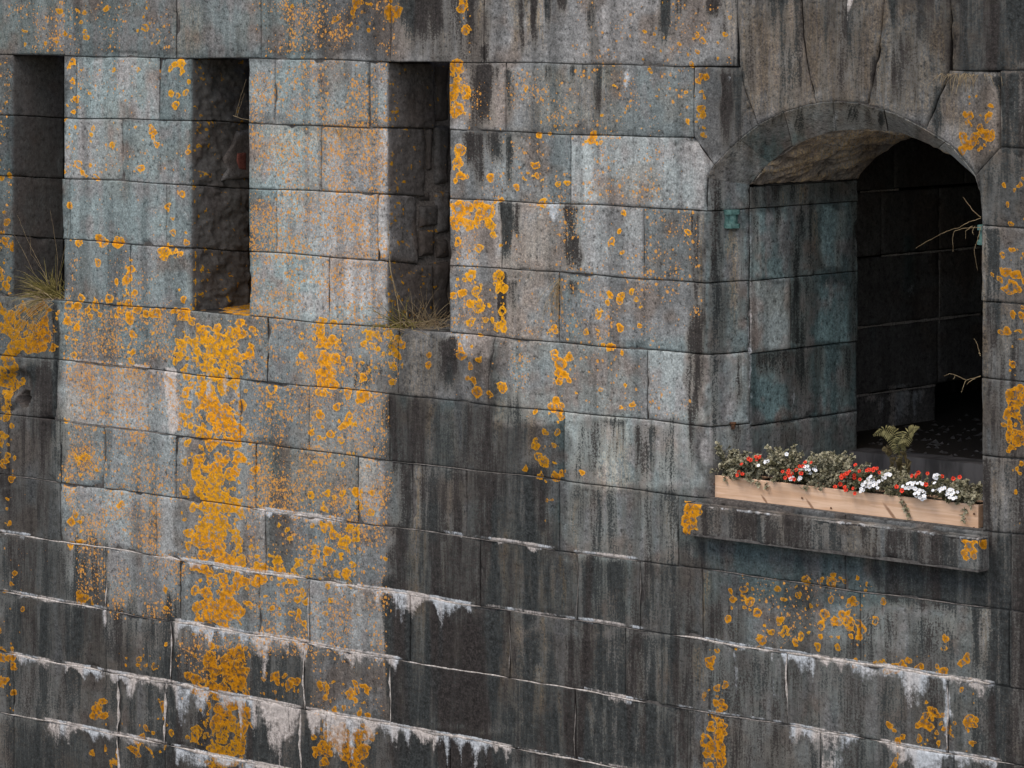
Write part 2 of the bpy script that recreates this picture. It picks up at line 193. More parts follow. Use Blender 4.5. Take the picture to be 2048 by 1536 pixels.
def weather(X, Y):
    X = np.asarray(X, float); Y = np.asarray(Y, float)
    a = {}
    a['lichen'], a['rim'] = rosettes(X, Y)
    a['speck'] = boxes(X, Y, SPECK, 21); a['cover'] = boxes(X, Y, LICH, 11, 10)
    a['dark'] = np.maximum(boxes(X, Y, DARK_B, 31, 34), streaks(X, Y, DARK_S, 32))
    wh = streaks(X, Y, WHITE_S, 41)
    for i, dr in enumerate(DRIPS):
        if dr[1] - 30 > X.max() or dr[2] + 30 < X.min() or float(J(dr[0], dr[1])) - 30 > Y.max() or float(J(dr[0], dr[2])) + dr[3] * 1.8 < Y.min(): continue
        wh = np.maximum(wh, drip(X, Y, *dr, 50 + i))
    a['lime'] = wh
    a['teal'] = boxes(X, Y, TEAL, 61)
    wm = np.maximum(boxes(X, Y, WARM_B, 71), streaks(X, Y, WARM_S, 72))
    a['warm'] = wm
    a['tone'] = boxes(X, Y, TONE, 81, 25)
    return a

# ------------------------------------------------------------------ materials
class NT:
    def __init__(s, name):
        s.m = bpy.data.materials.new(name); s.m.use_nodes = True; s.t = s.m.node_tree
        s.b = s.t.nodes['Principled BSDF']; s.o = s.t.nodes['Material Output']
    def n(s, typ, **kw):
        x = s.t.nodes.new(typ)
        for k, v in kw.items(): setattr(x, k, v)
        return x
    def put(s, sock, v):
        if isinstance(v, (int, float, tuple, list)): sock.default_value = v
        else: s.t.links.new(v, sock)
    def math(s, op, a, b=0.0, c=0.0, clamp=False):
        x = s.n('ShaderNodeMath', operation=op, use_clamp=clamp)
        for i, v in enumerate((a, b, c)): s.put(x.inputs[i], v)
        return x.outputs[0]
    def ss(s, v, a, b):
        x = s.n('ShaderNodeMapRange', interpolation_type='SMOOTHSTEP')
        s.put(x.inputs[0], v); s.put(x.inputs[1], a); s.put(x.inputs[2], b)
        return x.outputs[0]
    def lin(s, v, a, b, c, d):
        x = s.n('ShaderNodeMapRange'); s.put(x.inputs[0], v)
        for i, q in enumerate((a, b, c, d)): s.put(x.inputs[i + 1], q)
        return x.outputs[0]
    def mix(s, f, a, b, mode='MIX'):
        x = s.n('ShaderNodeMix', data_type='RGBA', blend_type=mode); x.clamp_factor = True
        s.put(x.inputs[0], f); s.put(x.inputs[6], a if not isinstance(a, tuple) else (*a, 1)[:4]); s.put(x.inputs[7], b if not isinstance(b, tuple) else (*b, 1)[:4])
        return x.outputs[2]
    def noise(s, vec, scale, detail=2.0, rough=.5, dist=0.0):
        x = s.n('ShaderNodeTexNoise'); s.put(x.inputs['Vector'], vec)
        x.inputs['Scale'].default_value = scale; x.inputs['Detail'].default_value = detail; x.inputs['Roughness'].default_value = rough; x.inputs['Distortion'].default_value = dist
        return x.outputs[0]
    def voro(s, vec, scale, feature='F1'):
        x = s.n('ShaderNodeTexVoronoi', feature=feature); s.put(x.inputs['Vector'], vec); x.inputs['Scale'].default_value = scale
        return x
    def attr(s, name):
        return s.n('ShaderNodeAttribute', attribute_name=name).outputs['Fac']
    def pos(s): return s.n('ShaderNodeNewGeometry').outputs['Position']
    def scale(s, vec, v):
        x = s.n('ShaderNodeVectorMath', operation='MULTIPLY'); s.put(x.inputs[0], vec); x.inputs[1].default_value = v
        return x.outputs[0]
    def sep(s, c):
        x = s.n('ShaderNodeSeparateXYZ'); s.put(x.inputs[0], c); return x.outputs
    def comb(s, x_, y_, z_):
        x = s.n('ShaderNodeCombineXYZ')
        for i, v in enumerate((x_, y_, z_)): s.put(x.inputs[i], v)
        return x.outputs[0]
    def grey(s, v):
        return s.comb(v, v, v)
    def bump(s, h, strength, dist, normal=None):
        x = s.n('ShaderNodeBump'); x.inputs['Strength'].default_value = strength; x.inputs['Distance'].default_value = dist
        s.put(x.inputs['Height'], h)
        if normal is not None: s.put(x.inputs['Normal'], normal)
        return x.outputs[0]
    def done(s, color, rough=.85, normal=None, spec=.3):
        s.put(s.b.inputs['Base Color'], color if not isinstance(color, tuple) else (*color, 1)[:4])
        s.put(s.b.inputs['Roughness'], rough); s.b.inputs['Specular IOR Level'].default_value = spec
        if normal is not None: s.put(s.b.inputs['Normal'], normal)
        return s.m

def combine(a, X, Y):
    """weathering and painted darkening maps plus the coarse mottling and the runs of water; the fine grain is added by the material"""
    low = fbm(X / 110, Y / 148, 201, 3); mid = fbm(X / 28, Y / 38, 202, 4); st1 = fbm(X / 9.6, Y / 145, 203, 3); st3 = fbm(X / 31, Y / 420, 204, 2)
    pat = fbm(X / 56, Y / 75, 205, 3); blob = fbm(X / 12.5, Y / 17, 206, 3); clump = fbm(X / 45, Y / 62, 207, 2); run = fbm(X / 17, Y / 260, 208, 3)
    rnd = a['stone']; rnd2 = vn(rnd * 91.7, rnd * 0, 9)
    o = {}
    o['hue'] = .30 * sst(.35, .65, low) + .55 * rnd
    o['patch'] = .75 * sst(.48, .68, pat)
    o['teal'] = a['teal'] * sst(.22, .62, mid + (st1 - .5) * .5) * (.55 + .7 * rnd2)
    o['warm'] = a['warm']
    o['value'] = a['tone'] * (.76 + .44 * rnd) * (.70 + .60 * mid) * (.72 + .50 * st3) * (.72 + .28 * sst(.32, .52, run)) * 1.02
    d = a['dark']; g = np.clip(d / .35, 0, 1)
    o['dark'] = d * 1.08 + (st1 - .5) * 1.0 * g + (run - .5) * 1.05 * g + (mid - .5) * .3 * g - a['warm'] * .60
    o['lime'] = np.where(a['lime'] > .02, a['lime'] * .95 + (st1 - .5) * .9 + (blob - .5) * .6 + (pat - .5) * 1.3, 0) * sst(.02, .12, a['lime'])
    o['lichen'] = np.clip(a['lichen'] + (blob - .5) * .45, -1, 1.2); o['rim'] = a['rim']
    o['cover'] = a['cover']; o['speck'] = a['speck'] * (.55 + 1.3 * sst(.25, .75, clump)); o['brown'] = a['brown'] * (.75 + .35 * mid); o['yellow'] = np.clip(a['yellow'] + .55 * sst(.52, .68, low), 0, 1); o['cool'] = st3; o['tone'] = a['tone']
    return o
def granite(name, rough_amp=1.0):
    t = NT(name); P = t.pos()
    x, y, z = t.sep(P)
    h = t.math('ADD', x, y)                                  # runs along the wall and round its corners
    Q = t.comb(h, 0.0, z)
    S = t.comb(h, 0.0, t.math('MULTIPLY', z, 0.09))          # stretched downwards, for runs of water
    grain = t.noise(P, 80, 2, .7); grain2 = t.noise(P, 31, 2, .65); st2 = t.noise(S, 70, 1, .5)
    A = {k: t.attr(k) for k in ('value', 'hue', 'patch', 'teal', 'warm', 'dark', 'lime', 'lichen', 'rim', 'cover', 'speck', 'brown', 'yellow', 'cool', 'tone')}
    g0 = t.math('SUBTRACT', grain, .5); g1 = t.math('SUBTRACT', grain2, .5); s2 = t.math('SUBTRACT', st2, .5)
    add = lambda v, *terms: v if not terms else add(t.math('MULTIPLY_ADD', terms[0][0], terms[0][1], v), *terms[1:])
    base = t.mix(A['hue'], (.256, .264, .256), (.332, .309, .288))
    base = t.mix(A['patch'], base, (.250, .200, .165))
    base = t.mix(t.math('MULTIPLY', A['teal'], .90), base, (.168, .242, .238))
    wr = t.math('MULTIPLY', A['warm'], t.ss(add(.5, (s2, 1.0), (g0, 1.2)), .28, .66))
    base = t.mix(t.math('MULTIPLY', wr, .9), base, (.37, .275, .165))
    base = t.mix(t.ss(grain, .50, .64), base, t.mix(1.0, base, (1.13, 1.13, 1.14, 1), 'MULTIPLY'))
    pep = t.math('MULTIPLY', t.lin(grain, .32, .68, .73, 1.25), t.lin(grain2, .34, .66, .74, 1.22))
    pit = t.lin(t.ss(add(grain2, (g0, .6)), .36, .30), 0, 1, 1.0, .62)
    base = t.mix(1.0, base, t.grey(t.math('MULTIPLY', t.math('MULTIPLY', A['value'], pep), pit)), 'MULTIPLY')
    # soot-black and brown runs, plus the painted vignette and sill shadow
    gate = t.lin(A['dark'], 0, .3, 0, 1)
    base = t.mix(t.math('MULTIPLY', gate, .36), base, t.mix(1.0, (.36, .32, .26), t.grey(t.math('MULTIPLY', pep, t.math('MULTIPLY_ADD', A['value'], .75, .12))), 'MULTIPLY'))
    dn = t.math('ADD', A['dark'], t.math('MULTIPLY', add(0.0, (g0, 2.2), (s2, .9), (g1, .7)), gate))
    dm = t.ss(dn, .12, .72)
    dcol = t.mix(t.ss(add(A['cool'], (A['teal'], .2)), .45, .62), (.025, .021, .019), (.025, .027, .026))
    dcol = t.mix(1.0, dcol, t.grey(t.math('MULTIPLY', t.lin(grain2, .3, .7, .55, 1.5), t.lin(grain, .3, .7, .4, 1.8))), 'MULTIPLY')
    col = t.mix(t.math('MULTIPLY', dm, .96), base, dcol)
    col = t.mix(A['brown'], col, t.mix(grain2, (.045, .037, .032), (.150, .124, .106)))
    # white lime runs
    wn = add(A['lime'], (s2, .65), (g1, .8), (g0, .7))
    wm = t.math('MULTIPLY', t.ss(wn, .28, 1.05), t.ss(A['lime'], .02, .3))
    wcol = t.mix(t.ss(A['cool'], .4, .6), (.52, .54, .55), (.55, .485, .435))
    wcol = t.mix(1.0, wcol, t.grey(t.math('MULTIPLY', t.lin(grain2, .3, .7, .72, 1.2), t.lin(grain, .35, .65, .80, 1.14))), 'MULTIPLY')
    col = t.mix(t.math('MULTIPLY', wm, .84), col, wcol)
    # lichen: fine specks, then spots and rosettes
    warp = t.n('ShaderNodeVectorMath', operation='ADD')
    nz = t.n('ShaderNodeTexNoise'); t.put(nz.inputs['Vector'], Q); nz.inputs['Scale'].default_value = 60; nz.inputs['Detail'].default_value = 1
    t.put(warp.inputs[0], Q); t.put(warp.inputs[1], t.scale(nz.outputs[1], (.016, 0, .016)))
    sm = None
    for sc, off in ((46, 0.0), (95, .08)):
        vo = t.voro(warp.outputs[0], sc); c = t.sep(vo.outputs['Color'])
        act = t.math('SUBTRACT', A['speck'], t.math('ADD', c[0], off))
        r = t.math('MULTIPLY', t.ss(act, 0, .35), t.lin(c[1], 0, 1, .24, .54))
        k = t.ss(t.math('SUBTRACT', r, vo.outputs['Distance']), 0.0, .10)
        sm = k if sm is None else t.math('MAXIMUM', sm, k)
    col = t.mix(t.math('MULTIPLY', sm, .85), col, t.mix(grain2, (.70, .29, .022), (.54, .27, .085)))
    vo = t.voro(warp.outputs[0], 29); c = t.sep(vo.outputs['Color'])
    act = t.math('SUBTRACT', t.math('MULTIPLY', A['cover'], .70), c[0])
    r = t.math('MULTIPLY', t.ss(act, 0, .25), t.lin(c[1], 0, 1, .14, .42))
    spot = t.math('SUBTRACT', t.math('MULTIPLY', t.math('SUBTRACT', r, vo.outputs['Distance']), 2.2), t.lin(act, 0.0, .02, 1.0, 0.0))
    ln = add(t.math('MAXIMUM', A['lichen'], spot), (g1, .75), (g0, .35))
    lm = t.ss(ln, -.03, .09)
    hole = t.math('MULTIPLY', t.ss(add(grain2, (g0, -.6)), .545, .60), t.ss(ln, .10, .30))       # worn-out hearts where the stone shows again
    lm = t.math('MULTIPLY', lm, t.math('MULTIPLY_ADD', hole, -.85, 1.0))
    lm = t.math('MULTIPLY', lm, t.math('MULTIPLY_ADD', wm, -.75, 1.0))
    heart = t.ss(add(A['rim'], (g1, 1.3), (g0, .7)), .20, .62)
    lc = t.mix(t.ss(ln, .02, .24), (.88, .435, .045), (.810, .315, .004))
    lc = t.mix(t.math('MULTIPLY', heart, .85), lc, (.40, .165, .008))
    lc = t.mix(t.math('MULTIPLY', A['yellow'], .6), lc, (.62, .330, .008))
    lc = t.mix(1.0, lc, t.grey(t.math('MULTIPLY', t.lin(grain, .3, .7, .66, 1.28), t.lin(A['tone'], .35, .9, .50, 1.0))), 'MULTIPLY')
    col = t.mix(t.math('MULTIPLY', lm, .95), col, lc)
    hgt = add(t.math('MULTIPLY', grain, .6), (grain2, .9))
    nrm = t.bump(hgt, .65, .006 * rough_amp)
    return t.done(col, t.lin(lm, 0, 1, .80, .95), nrm, .10)
M = {}
M['granite'] = granite('weathered_granite')

def simple(name, c1, c2, scale=30, rough=.8, spec=.3, stretch=(1, 1, 1), bump=.3, bd=.004, lo=.35, hi=.65):
    t = NT(name); tc = t.n('ShaderNodeTexCoord').outputs['Object']
    P = t.scale(tc, stretch); n1 = t.noise(P, scale, 4, .65)
    return t.done(t.mix(t.ss(n1, lo, hi), c1, c2), rough, t.bump(n1, bump, bd), spec)
M['inner'] = simple('dark_inner_stone', (.05, .047, .045), (.13, .12, .115), 6, .9, .2, (1, 1, .3))  # plain dark tone for the stone inside the room
M['lime'] = simple('lime_crust', (.30, .26, .22), (.60, .54, .49), 55, .95, .2, bump=.8, bd=.006)
M['limegrey'] = simple('old_grey_lime', (.13, .115, .10), (.27, .24, .215), 60, .95, .2, bump=.8)
M['core'] = simple('dark_mortar', (.045, .040, .036), (.11, .10, .09), 30)
M['verdigris'] = simple('verdigris_iron', (.045, .115, .10), (.11, .20, .175), 60, .7, .4)
M['rust'] = simple('rusty_iron', (.05, .025, .015), (.16, .075, .035), 70, .85)
M['brick'] = simple('red_brick', (.12, .035, .025), (.20, .065, .045), 60, .9)
M['soil'] = simple('dark_soil', (.02, .015, .010), (.05, .038, .026), 80, .95)
M['ground'] = simple('pale_bounce_ground', (.24, .22, .19), (.36, .34, .30), 9, .95)  # ground out of view, made pale to throw light up under the arch
M['leaf'] = simple('grey_green_leaf', (.145, .132, .070), (.40, .36, .245), 38, .7, .25, bump=0)
M['leafdark'] = simple('dark_green_leaf', (.085, .078, .035), (.210, .190, .105), 40, .7, .25, bump=0)
M['fern'] = simple('fern_green', (.105, .095, .036), (.20, .175, .075), 40, .7, .2, bump=0)
M['ferndark'] = simple('fern_shade_green', (.045, .035, .015), (.10, .075, .03), 40, .7, .2, bump=0)
M['straw'] = simple('dry_straw', (.15, .10, .05), (.32, .24, .13), 25, .8, bump=0)
M['grass'] = simple('olive_grass', (.085, .070, .015), (.21, .165, .045), 20, .8, bump=0)
M['red'] = simple('red_petal', (.62, .020, .010), (.78, .055, .012), 60, .6, bump=0)
M['redheart'] = simple('flower_throat', (.10, .012, .008), (.22, .03, .01), 60, .7, bump=0)
M['white'] = simple('white_petal', (.74, .74, .75), (.84, .83, .82), 60, .6, bump=0)
M['yellow'] = simple('yellow_eye', (.60, .38, .03), (.70, .48, .06), 60, .6, bump=0)
def wood():
    t = NT('new_pine_board'); tc = t.n('ShaderNodeTexCoord').outputs['Object']
    P = t.scale(tc, (1.1, 3.0, 17.0)); n1 = t.noise(P, 1.7, 4, .6, .7)
    fine = t.noise(t.scale(tc, (3, 10, 90)), 3, 3, .6); blot = t.noise(tc, 3.2, 3, .55)
    c = t.mix(t.ss(n1, .36, .64), (.73, .495, .335), (.60, .37, .225))
    c = t.mix(t.math('MULTIPLY', t.ss(fine, .45, .75), .30), c, (.40, .215, .11))
    c = t.mix(t.math('MULTIPLY', t.ss(blot, .55, .72), .28), c, (.33, .20, .12))
    vo = t.voro(t.scale(tc, (2.3, 0, 6.5)), 1.0); k = vo.outputs['Distance']
    c = t.mix(t.math('MULTIPLY', t.ss(k, .10, .03), .5), c, (.17, .075, .03))
    ox, oy, oz = t.sep(tc)
    for (X, Y, L_, W_) in ((1529, 1000, .040, .008), (1623, 1013, .060, .009), (1782, 1026, .075, .011)):
        kx, kz = at(X, Y, .05); kx -= at(1426, 1002, .05)[0]; kz -= at(1640, 1031, .02)[1] + .004
        dx, dz = t.math('SUBTRACT', ox, kx), t.math('SUBTRACT', oz, kz)
        a_ = t.math('DIVIDE', t.math('SUBTRACT', dx, dz), L_ * 1.5); b_ = t.math('DIVIDE', t.math('ADD', dx, dz), W_ * 1.5)
        q_ = t.math('ADD', t.math('MULTIPLY', a_, a_), t.math('MULTIPLY', b_, b_)); q_ = t.math('ADD', q_, t.math('MULTIPLY', t.math('SUBTRACT', fine, .5), 1.6))
        c = t.mix(t.math('MULTIPLY', t.ss(q_, 1.3, .1), .8), c, (.19, .085, .04))
    return t.done(c, .7, t.bump(n1, .2, .002), .3)
M['wood'] = wood()

# ------------------------------------------------------------------ objects
def tag(o, label=None, cat=None, group=None, kind=None):
    if label: o['label'] = label
    if cat: o['category'] = cat
    if group: o['group'] = group
    if kind: o['kind'] = kind
    return o
def empty(name, loc=(0, 0, 0)):
    o = bpy.data.objects.new(name, None); COL.objects.link(o); o.location = loc; o.empty_display_size = .2
    return o
def link(name, me, parent=None, loc=None):
    o = bpy.data.objects.new(name, me); COL.objects.link(o)
    if loc is not None: o.location = loc
    if parent is not None:
        o.parent = parent
        o.location = Vector(o.location) - Vector(parent.location)
    return o
def mesh(name, verts, faces, mats, parent=None, attrs=None, smooth=None, fm=None, origin=None):
    V = np.asarray(verts, float)
    if origin is None: origin = V.mean(axis=0)
    origin = np.asarray(origin, float)
    me = bpy.data.meshes.new(name); me.from_pydata((V - origin).tolist(), [], faces if isinstance(faces, list) else faces.tolist())
    for m in (mats if isinstance(mats, (list, tuple)) else [mats]): me.materials.append(M[m] if isinstance(m, str) else m)
    if attrs:
        for k, a in attrs.items():
            at_ = me.attributes.new(k, 'FLOAT', 'POINT'); at_.data.foreach_set('value', np.asarray(a, np.float32).ravel())
    if smooth is not None: me.polygons.foreach_set('use_smooth', smooth if not isinstance(smooth, bool) else [smooth] * len(me.polygons))
    if fm is not None: me.polygons.foreach_set('material_index', fm)
    me.update()
    return link(name, me, parent, tuple(origin))
def box(name, x0, x1, y0, y1, z0, z1, mat, parent=None):
    v = [(x, y, z) for x in (x0, x1) for y in (y0, y1) for z in (z0, z1)]
    f = [(0, 1, 3, 2), (4, 6, 7, 5), (0, 4, 5, 1), (2, 3, 7, 6), (0, 2, 6, 4), (1, 5, 7, 3)]
    return mesh(name, v, f, mat, parent)

class Profile:
    """a plan line of the wall (with rounded corners) that stones are laid along; s is the length along it"""
    def __init__(s, pts, radii):
        pts = [np.array(p, float) for p in pts]; path = [pts[0]]
        for i in range(1, len(pts) - 1):
            r = radii[i]; a = pts[i - 1] - pts[i]; b = pts[i + 1] - pts[i]; a /= np.linalg.norm(a); b /= np.linalg.norm(b)
            p0, p1 = pts[i] + a * r, pts[i] + b * r
            for k in range(9):
                q = k / 8; path.append((1 - q) ** 2 * p0 + 2 * q * (1 - q) * pts[i] + q * q * p1)
        path.append(pts[-1])
        P = np.array(path); seg = np.hypot(*np.diff(P, axis=0).T); S = np.concatenate([[0], np.cumsum(seg)])
        s.S = np.unique(np.concatenate([np.linspace(0, S[-1], 1500), S]))
        s.x, s.y = np.interp(s.S, S, P[:, 0]), np.interp(s.S, S, P[:, 1])
        tx, ty = np.gradient(s.x, s.S), np.gradient(s.y, s.S); l = np.hypot(tx, ty); s.nx, s.ny = ty / l, -tx / l
        s.X = proj(s.x, s.y, ZC)[0]
    def s_of(s, X): return np.interp(X, s.X, s.S)
    def px(s, X, Y):
        ss = s.s_of(X); x, y = np.interp(ss, s.S, s.x), np.interp(ss, s.S, s.y)
        dd = (x - CAM[0]) * DIR[0] + (y - CAM[1]) * DIR[1]
        return np.array([ss, ZC - (Y - YH) / FOC * dd])
    def map(s, ss, z):
        x, y, nx, ny = [np.interp(ss, s.S, q) for q in (s.x, s.y, s.nx, s.ny)]
        return np.stack([x, y, z], -1), np.stack([nx, ny, np.zeros_like(nx)], -1)

def resample(poly, t):
    poly = np.asarray(poly, float); L = np.concatenate([[0], np.cumsum(np.hypot(*np.diff(poly, axis=0).T))]); L /= max(L[-1], 1e-9)
    return np.stack([np.interp(t, L, poly[:, 0]), np.interp(t, L, poly[:, 1])], -1)

STONE = [0]
def stone(name, fn, wpx, hpx, w, h, parent, mat='granite', gap=.0020, rr=.0078, amp=.0022, depth=.34, step=3.3, over=None, off=None, chip=1.0, push=None, seed=None):
    """one dressed stone: fn(u, v) gives the surface; rounded chipped arrises, uneven face, and sides going back into the wall"""
    STONE[0] += 1; sd = STONE[0] if seed is None else seed
    nu, nv = max(3, int(wpx / step)), max(3, int(hpx / step))
    def axis(n, L):
        g = gap / L; e = min(.006 / L, .08)
        a = np.linspace(g, 1 - g, n + 1)
        return np.concatenate([[g, g + e * .45, g + e], a[1:-1][(a[1:-1] > g + 1.6 * e) & (a[1:-1] < 1 - g - 1.6 * e)], [1 - g - e, 1 - g - e * .45, 1 - g]])
    gap = gap * (.5 + random.random() * 1.1) if gap > .002 else gap; rr = rr * (.7 + random.random() * .8); amp = amp * (.6 + 1.1 * random.random()); chip = chip * (.6 + .9 * random.random())
    ua, va = axis(nu, w), axis(nv, h); U, V = np.meshgrid(ua, va)
    wob = lambda q, k: (fbm(q * 9, q * 0 + k, sd) - .5)
    Uw = U + (wob(V * h, 1) * .010 * chip / w) * (1 - 2 * U) * (np.abs(1 - 2 * U) > .9) * 0; 
    P, N = fn(U, V)
    du = np.minimum(U, 1 - U) * w; dv = np.minimum(V, 1 - V) * h
    a = U * w; b = V * h
    R = rr * (.55 + 1.1 * fbm(a * 7 + sd * 3, b * 7, 5) * chip)
    de = np.minimum(du, dv) - gap
    de = np.minimum(de, np.hypot(np.minimum(du, 3 * rr), np.minimum(dv, 3 * rr)) * .75 - gap * .5)
    q = np.clip(1 - np.clip(de, 0, None) / R, 0, 1)
    rec = R * (1 - np.sqrt(np.clip(1 - q * q, 0, 1)))
    if off is None: off = (random.random() - .5) * .006
    hgt = off - rec + amp * ((fbm(a * 11 + sd, b * 11, 9) - .5) * 2.2 + (fbm(a * 33, b * 33 + sd, 10) - .5) * 1.5)
    hgt += .007 * (fbm(a * 3.1 + sd * 5, b * 3.1, 14, 2) - .5)
    hgt += (random.random() - .5) * .004 * (U - .5) + (random.random() - .5) * .004 * (V - .5)
    # knocked-off bits along the edges
    kn = sst(.64, .86, fbm(a * 5 + sd * 7, b * 5, 12)) * np.clip(1 - np.minimum(du, dv) / .05, 0, 1)
    hgt -= kn * .020 * chip
    X, Y = proj(P[..., 0], P[..., 1], P[..., 2])
    if push is not None: hgt = hgt + push(X, Y, U, V)
    P = P + N * hgt[..., None]
    at_ = weather(X, Y)
    at_['stone'] = np.full(X.shape, random.random()); at_['yellow'] = np.zeros_like(X); at_['brown'] = np.zeros_like(X)
    if over: over(at_, X, Y, U, V)
    at_ = combine(at_, X, Y)
    P = P + N * (.0022 * sst(-.05, .15, at_['lichen']) * (1 - .6 * at_['rim']) + .0015 * sst(.4, .8, at_['lime']))[..., None]      # crusts stand proud
    m, n = U.shape; idx = np.arange(m * n).reshape(m, n)
    f = np.stack([idx[:-1, :-1], idx[1:, :-1], idx[1:, 1:], idx[:-1, 1:]], -1).reshape(-1, 4)
    ring = np.concatenate([idx[0, :-1], idx[:-1, -1], idx[-1, :0:-1], idx[:0:-1, 0]])
    Vt = P.reshape(-1, 3); Nt = N.reshape(-1, 3); k = len(ring); base = len(Vt)
    Vall = np.concatenate([Vt, Vt[ring], Vt[ring] - Nt[ring] * depth])
    i = np.arange(k); j = (i + 1) % k
    f2 = np.stack([base + i, base + j, base + k + j, base + k + i], -1)
    faces = np.concatenate([f, f2[:, ::1]])
    attrs = {kk: np.concatenate([vv.ravel(), vv.ravel()[ring], vv.ravel()[ring]]) for kk, vv in at_.items()}
    attrs['dark'][base:] = np.maximum(attrs['dark'][base:], .9); attrs['lichen'][base + k:] = -1; attrs['cover'][base + k:] = 0; attrs['lime'][base + k:] = 0
    return mesh(name, Vall, faces.tolist(), mat, parent, attrs, np.concatenate([np.ones(len(f), bool), np.zeros(k, bool)]))

def coons(prof, top, bottom, left=None, right=None):
    T = np.array([prof.px(*p) for p in top]); B = np.array([prof.px(*p) for p in bottom])
    Lf = np.array([prof.px(*p) for p in (left or [top[0], bottom[0]])]); Rt = np.array([prof.px(*p) for p in (right or [top[-1], bottom[-1]])])
    def fn(U, V):
        t = lambda poly, q: resample(poly, q.ravel()).reshape(q.shape + (2,))
        u, v = U[..., None], V[..., None]
        p = (1 - v) * t(T, U) + v * t(B, U) + (1 - u) * t(Lf, V) + u * t(Rt, V) - ((1 - u) * (1 - v) * T[0] + u * (1 - v) * T[-1] + (1 - u) * v * B[0] + u * v * B[-1])
        return prof.map(p[..., 0], p[..., 1])
    w = np.abs(T[-1, 0] - T[0, 0]); h = max(np.ptp(Lf[:, 1]), np.ptp(Rt[:, 1]))
    return fn, max(w, np.abs(B[-1, 0] - B[0, 0]), .02), h
def jline(k, x0, x1, n=None):
    xs = np.linspace(x0, x1, n or max(2, int(abs(x1 - x0) / 24) + 1)); return [(x, float(J(k, x))) for x in xs]
def course_stone(prof, k, x0, x1, name='stone_block', parent=None, top=None, bottom=None, left=None, right=None, **kw):
    top = top or jline(k, x0, x1); bottom = bottom or jline(k + 1, x0, x1)
    fn, w, h = coons(prof, top, bottom, left, right)
    ys = [p[1] for p in top + bottom]
    return stone(name, fn, abs(x1 - x0), max(ys) - min(ys), w, h, parent, **kw)

# ------------------------------------------------------------------ the ground (below the frame)
gx = [-400, -60, -20, -8, -4, 0, 6, 12, 18, 26, 40, 80, 400]; gy = [400, 60, 20, 8, .35, -1, -4, -7, -9, -12, -15, -18, -30, -80, -400]
gv, gf = [], []
for yy in gy:
    for xx in gx:
        zz = 0 if yy > -7 else 5.3 * float(sst(7, 15.5, -yy))
        gv.append((xx, yy, zz))
for i in range(len(gy) - 1):
    for j in range(len(gx) - 1):
        a = i * len(gx) + j; gf.append((a, a + len(gx), a + len(gx) + 1, a + 1))
g = mesh('ground', gv, gf, 'ground', smooth=True); tag(g, 'unseen ditch and bank before the wall, made pale to bounce light up', None, kind='structure')

# ------------------------------------------------------------------ the wall
wall = empty('fortress_wall', (0, 0, 0))
tag(wall, 'weathered grey granite fortress wall of squared blocks with orange lichen', 'wall')
xl = lambda X: at(X, 0)[0]
FLAT = Profile([(xl(-900), 0), (xl(3200), 0)], [0, 0])
def slit_profile(xa, xe, dep=.85, r=.012):
    return Profile([(xl(xa), 0), (xl(xe), 0), (xl(xe), dep)], [0, r, 0])
P1, P2, P3 = slit_profile(-300, 25), slit_profile(100, 383), slit_profile(470, 775)
# the window's plan: wall face, splayed reveal, jamb
pE = (xl(1413), 0.0); sa = math.radians(23); dA = (math.sin(sa), math.cos(sa)); lA = ray_on_line(1500, pE, dA)
pA = (pE[0] + dA[0] * lA, pE[1] + dA[1] * lA); YA = pA[1]
lB = ray_on_line(1716, pA, (0, 1)); YB = YA + lB
PW = Profile([(xl(860), 0), pE, pA, (pA[0], YB)], [0, .045, .02, 0])
xR = xl(1962)
PR = Profile([(xR - (pA[0] - pE[0]), YB), (xR - (pA[0] - pE[0]), YA), (xR, 0), (xl(2700), 0)], [0, .02, .012, 0])
PR.X = np.where(PR.y > .001, -1e6 + np.arange(len(PR.X)), PR.X)       # only its front is addressed by photo column

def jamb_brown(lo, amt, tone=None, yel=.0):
    """the inside faces of the slits are coloured a darker brown: a field over the stone's return"""
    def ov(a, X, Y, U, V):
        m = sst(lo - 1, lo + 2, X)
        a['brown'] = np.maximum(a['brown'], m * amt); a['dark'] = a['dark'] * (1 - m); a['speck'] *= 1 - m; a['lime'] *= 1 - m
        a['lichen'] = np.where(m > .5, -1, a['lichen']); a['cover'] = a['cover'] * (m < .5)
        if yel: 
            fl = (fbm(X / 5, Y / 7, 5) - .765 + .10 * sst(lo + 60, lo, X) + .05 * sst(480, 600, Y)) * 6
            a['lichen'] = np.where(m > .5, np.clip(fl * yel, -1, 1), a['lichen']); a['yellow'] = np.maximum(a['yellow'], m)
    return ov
def rough_push(lo, amp, seed):
    def p(X, Y, U, V):
        m = sst(lo, lo + 8, X)
        return m * amp * ((fbm(X / 22, Y / 22, seed, 4) - .5) * 2 + np.abs(vn(X / 9, Y / 12, seed + 4) - .5) - .3)
    return p

kw = dict(parent=wall)
# courses above the slits
def row(k, xs, prof=FLAT, **q):
    for a, b in zip(xs[:-1], xs[1:]): course_stone(prof, k, a, b, parent=wall, **q)
row(-2, [-260, 40, 260, 470, 700, 960, 1240, 1490, 1740, 1980, 2260], step=12)
row(-1, [-260, -92, 130, 352, 521, 780, 967, 1474])
row(-1, [1900, 2110, 2330])
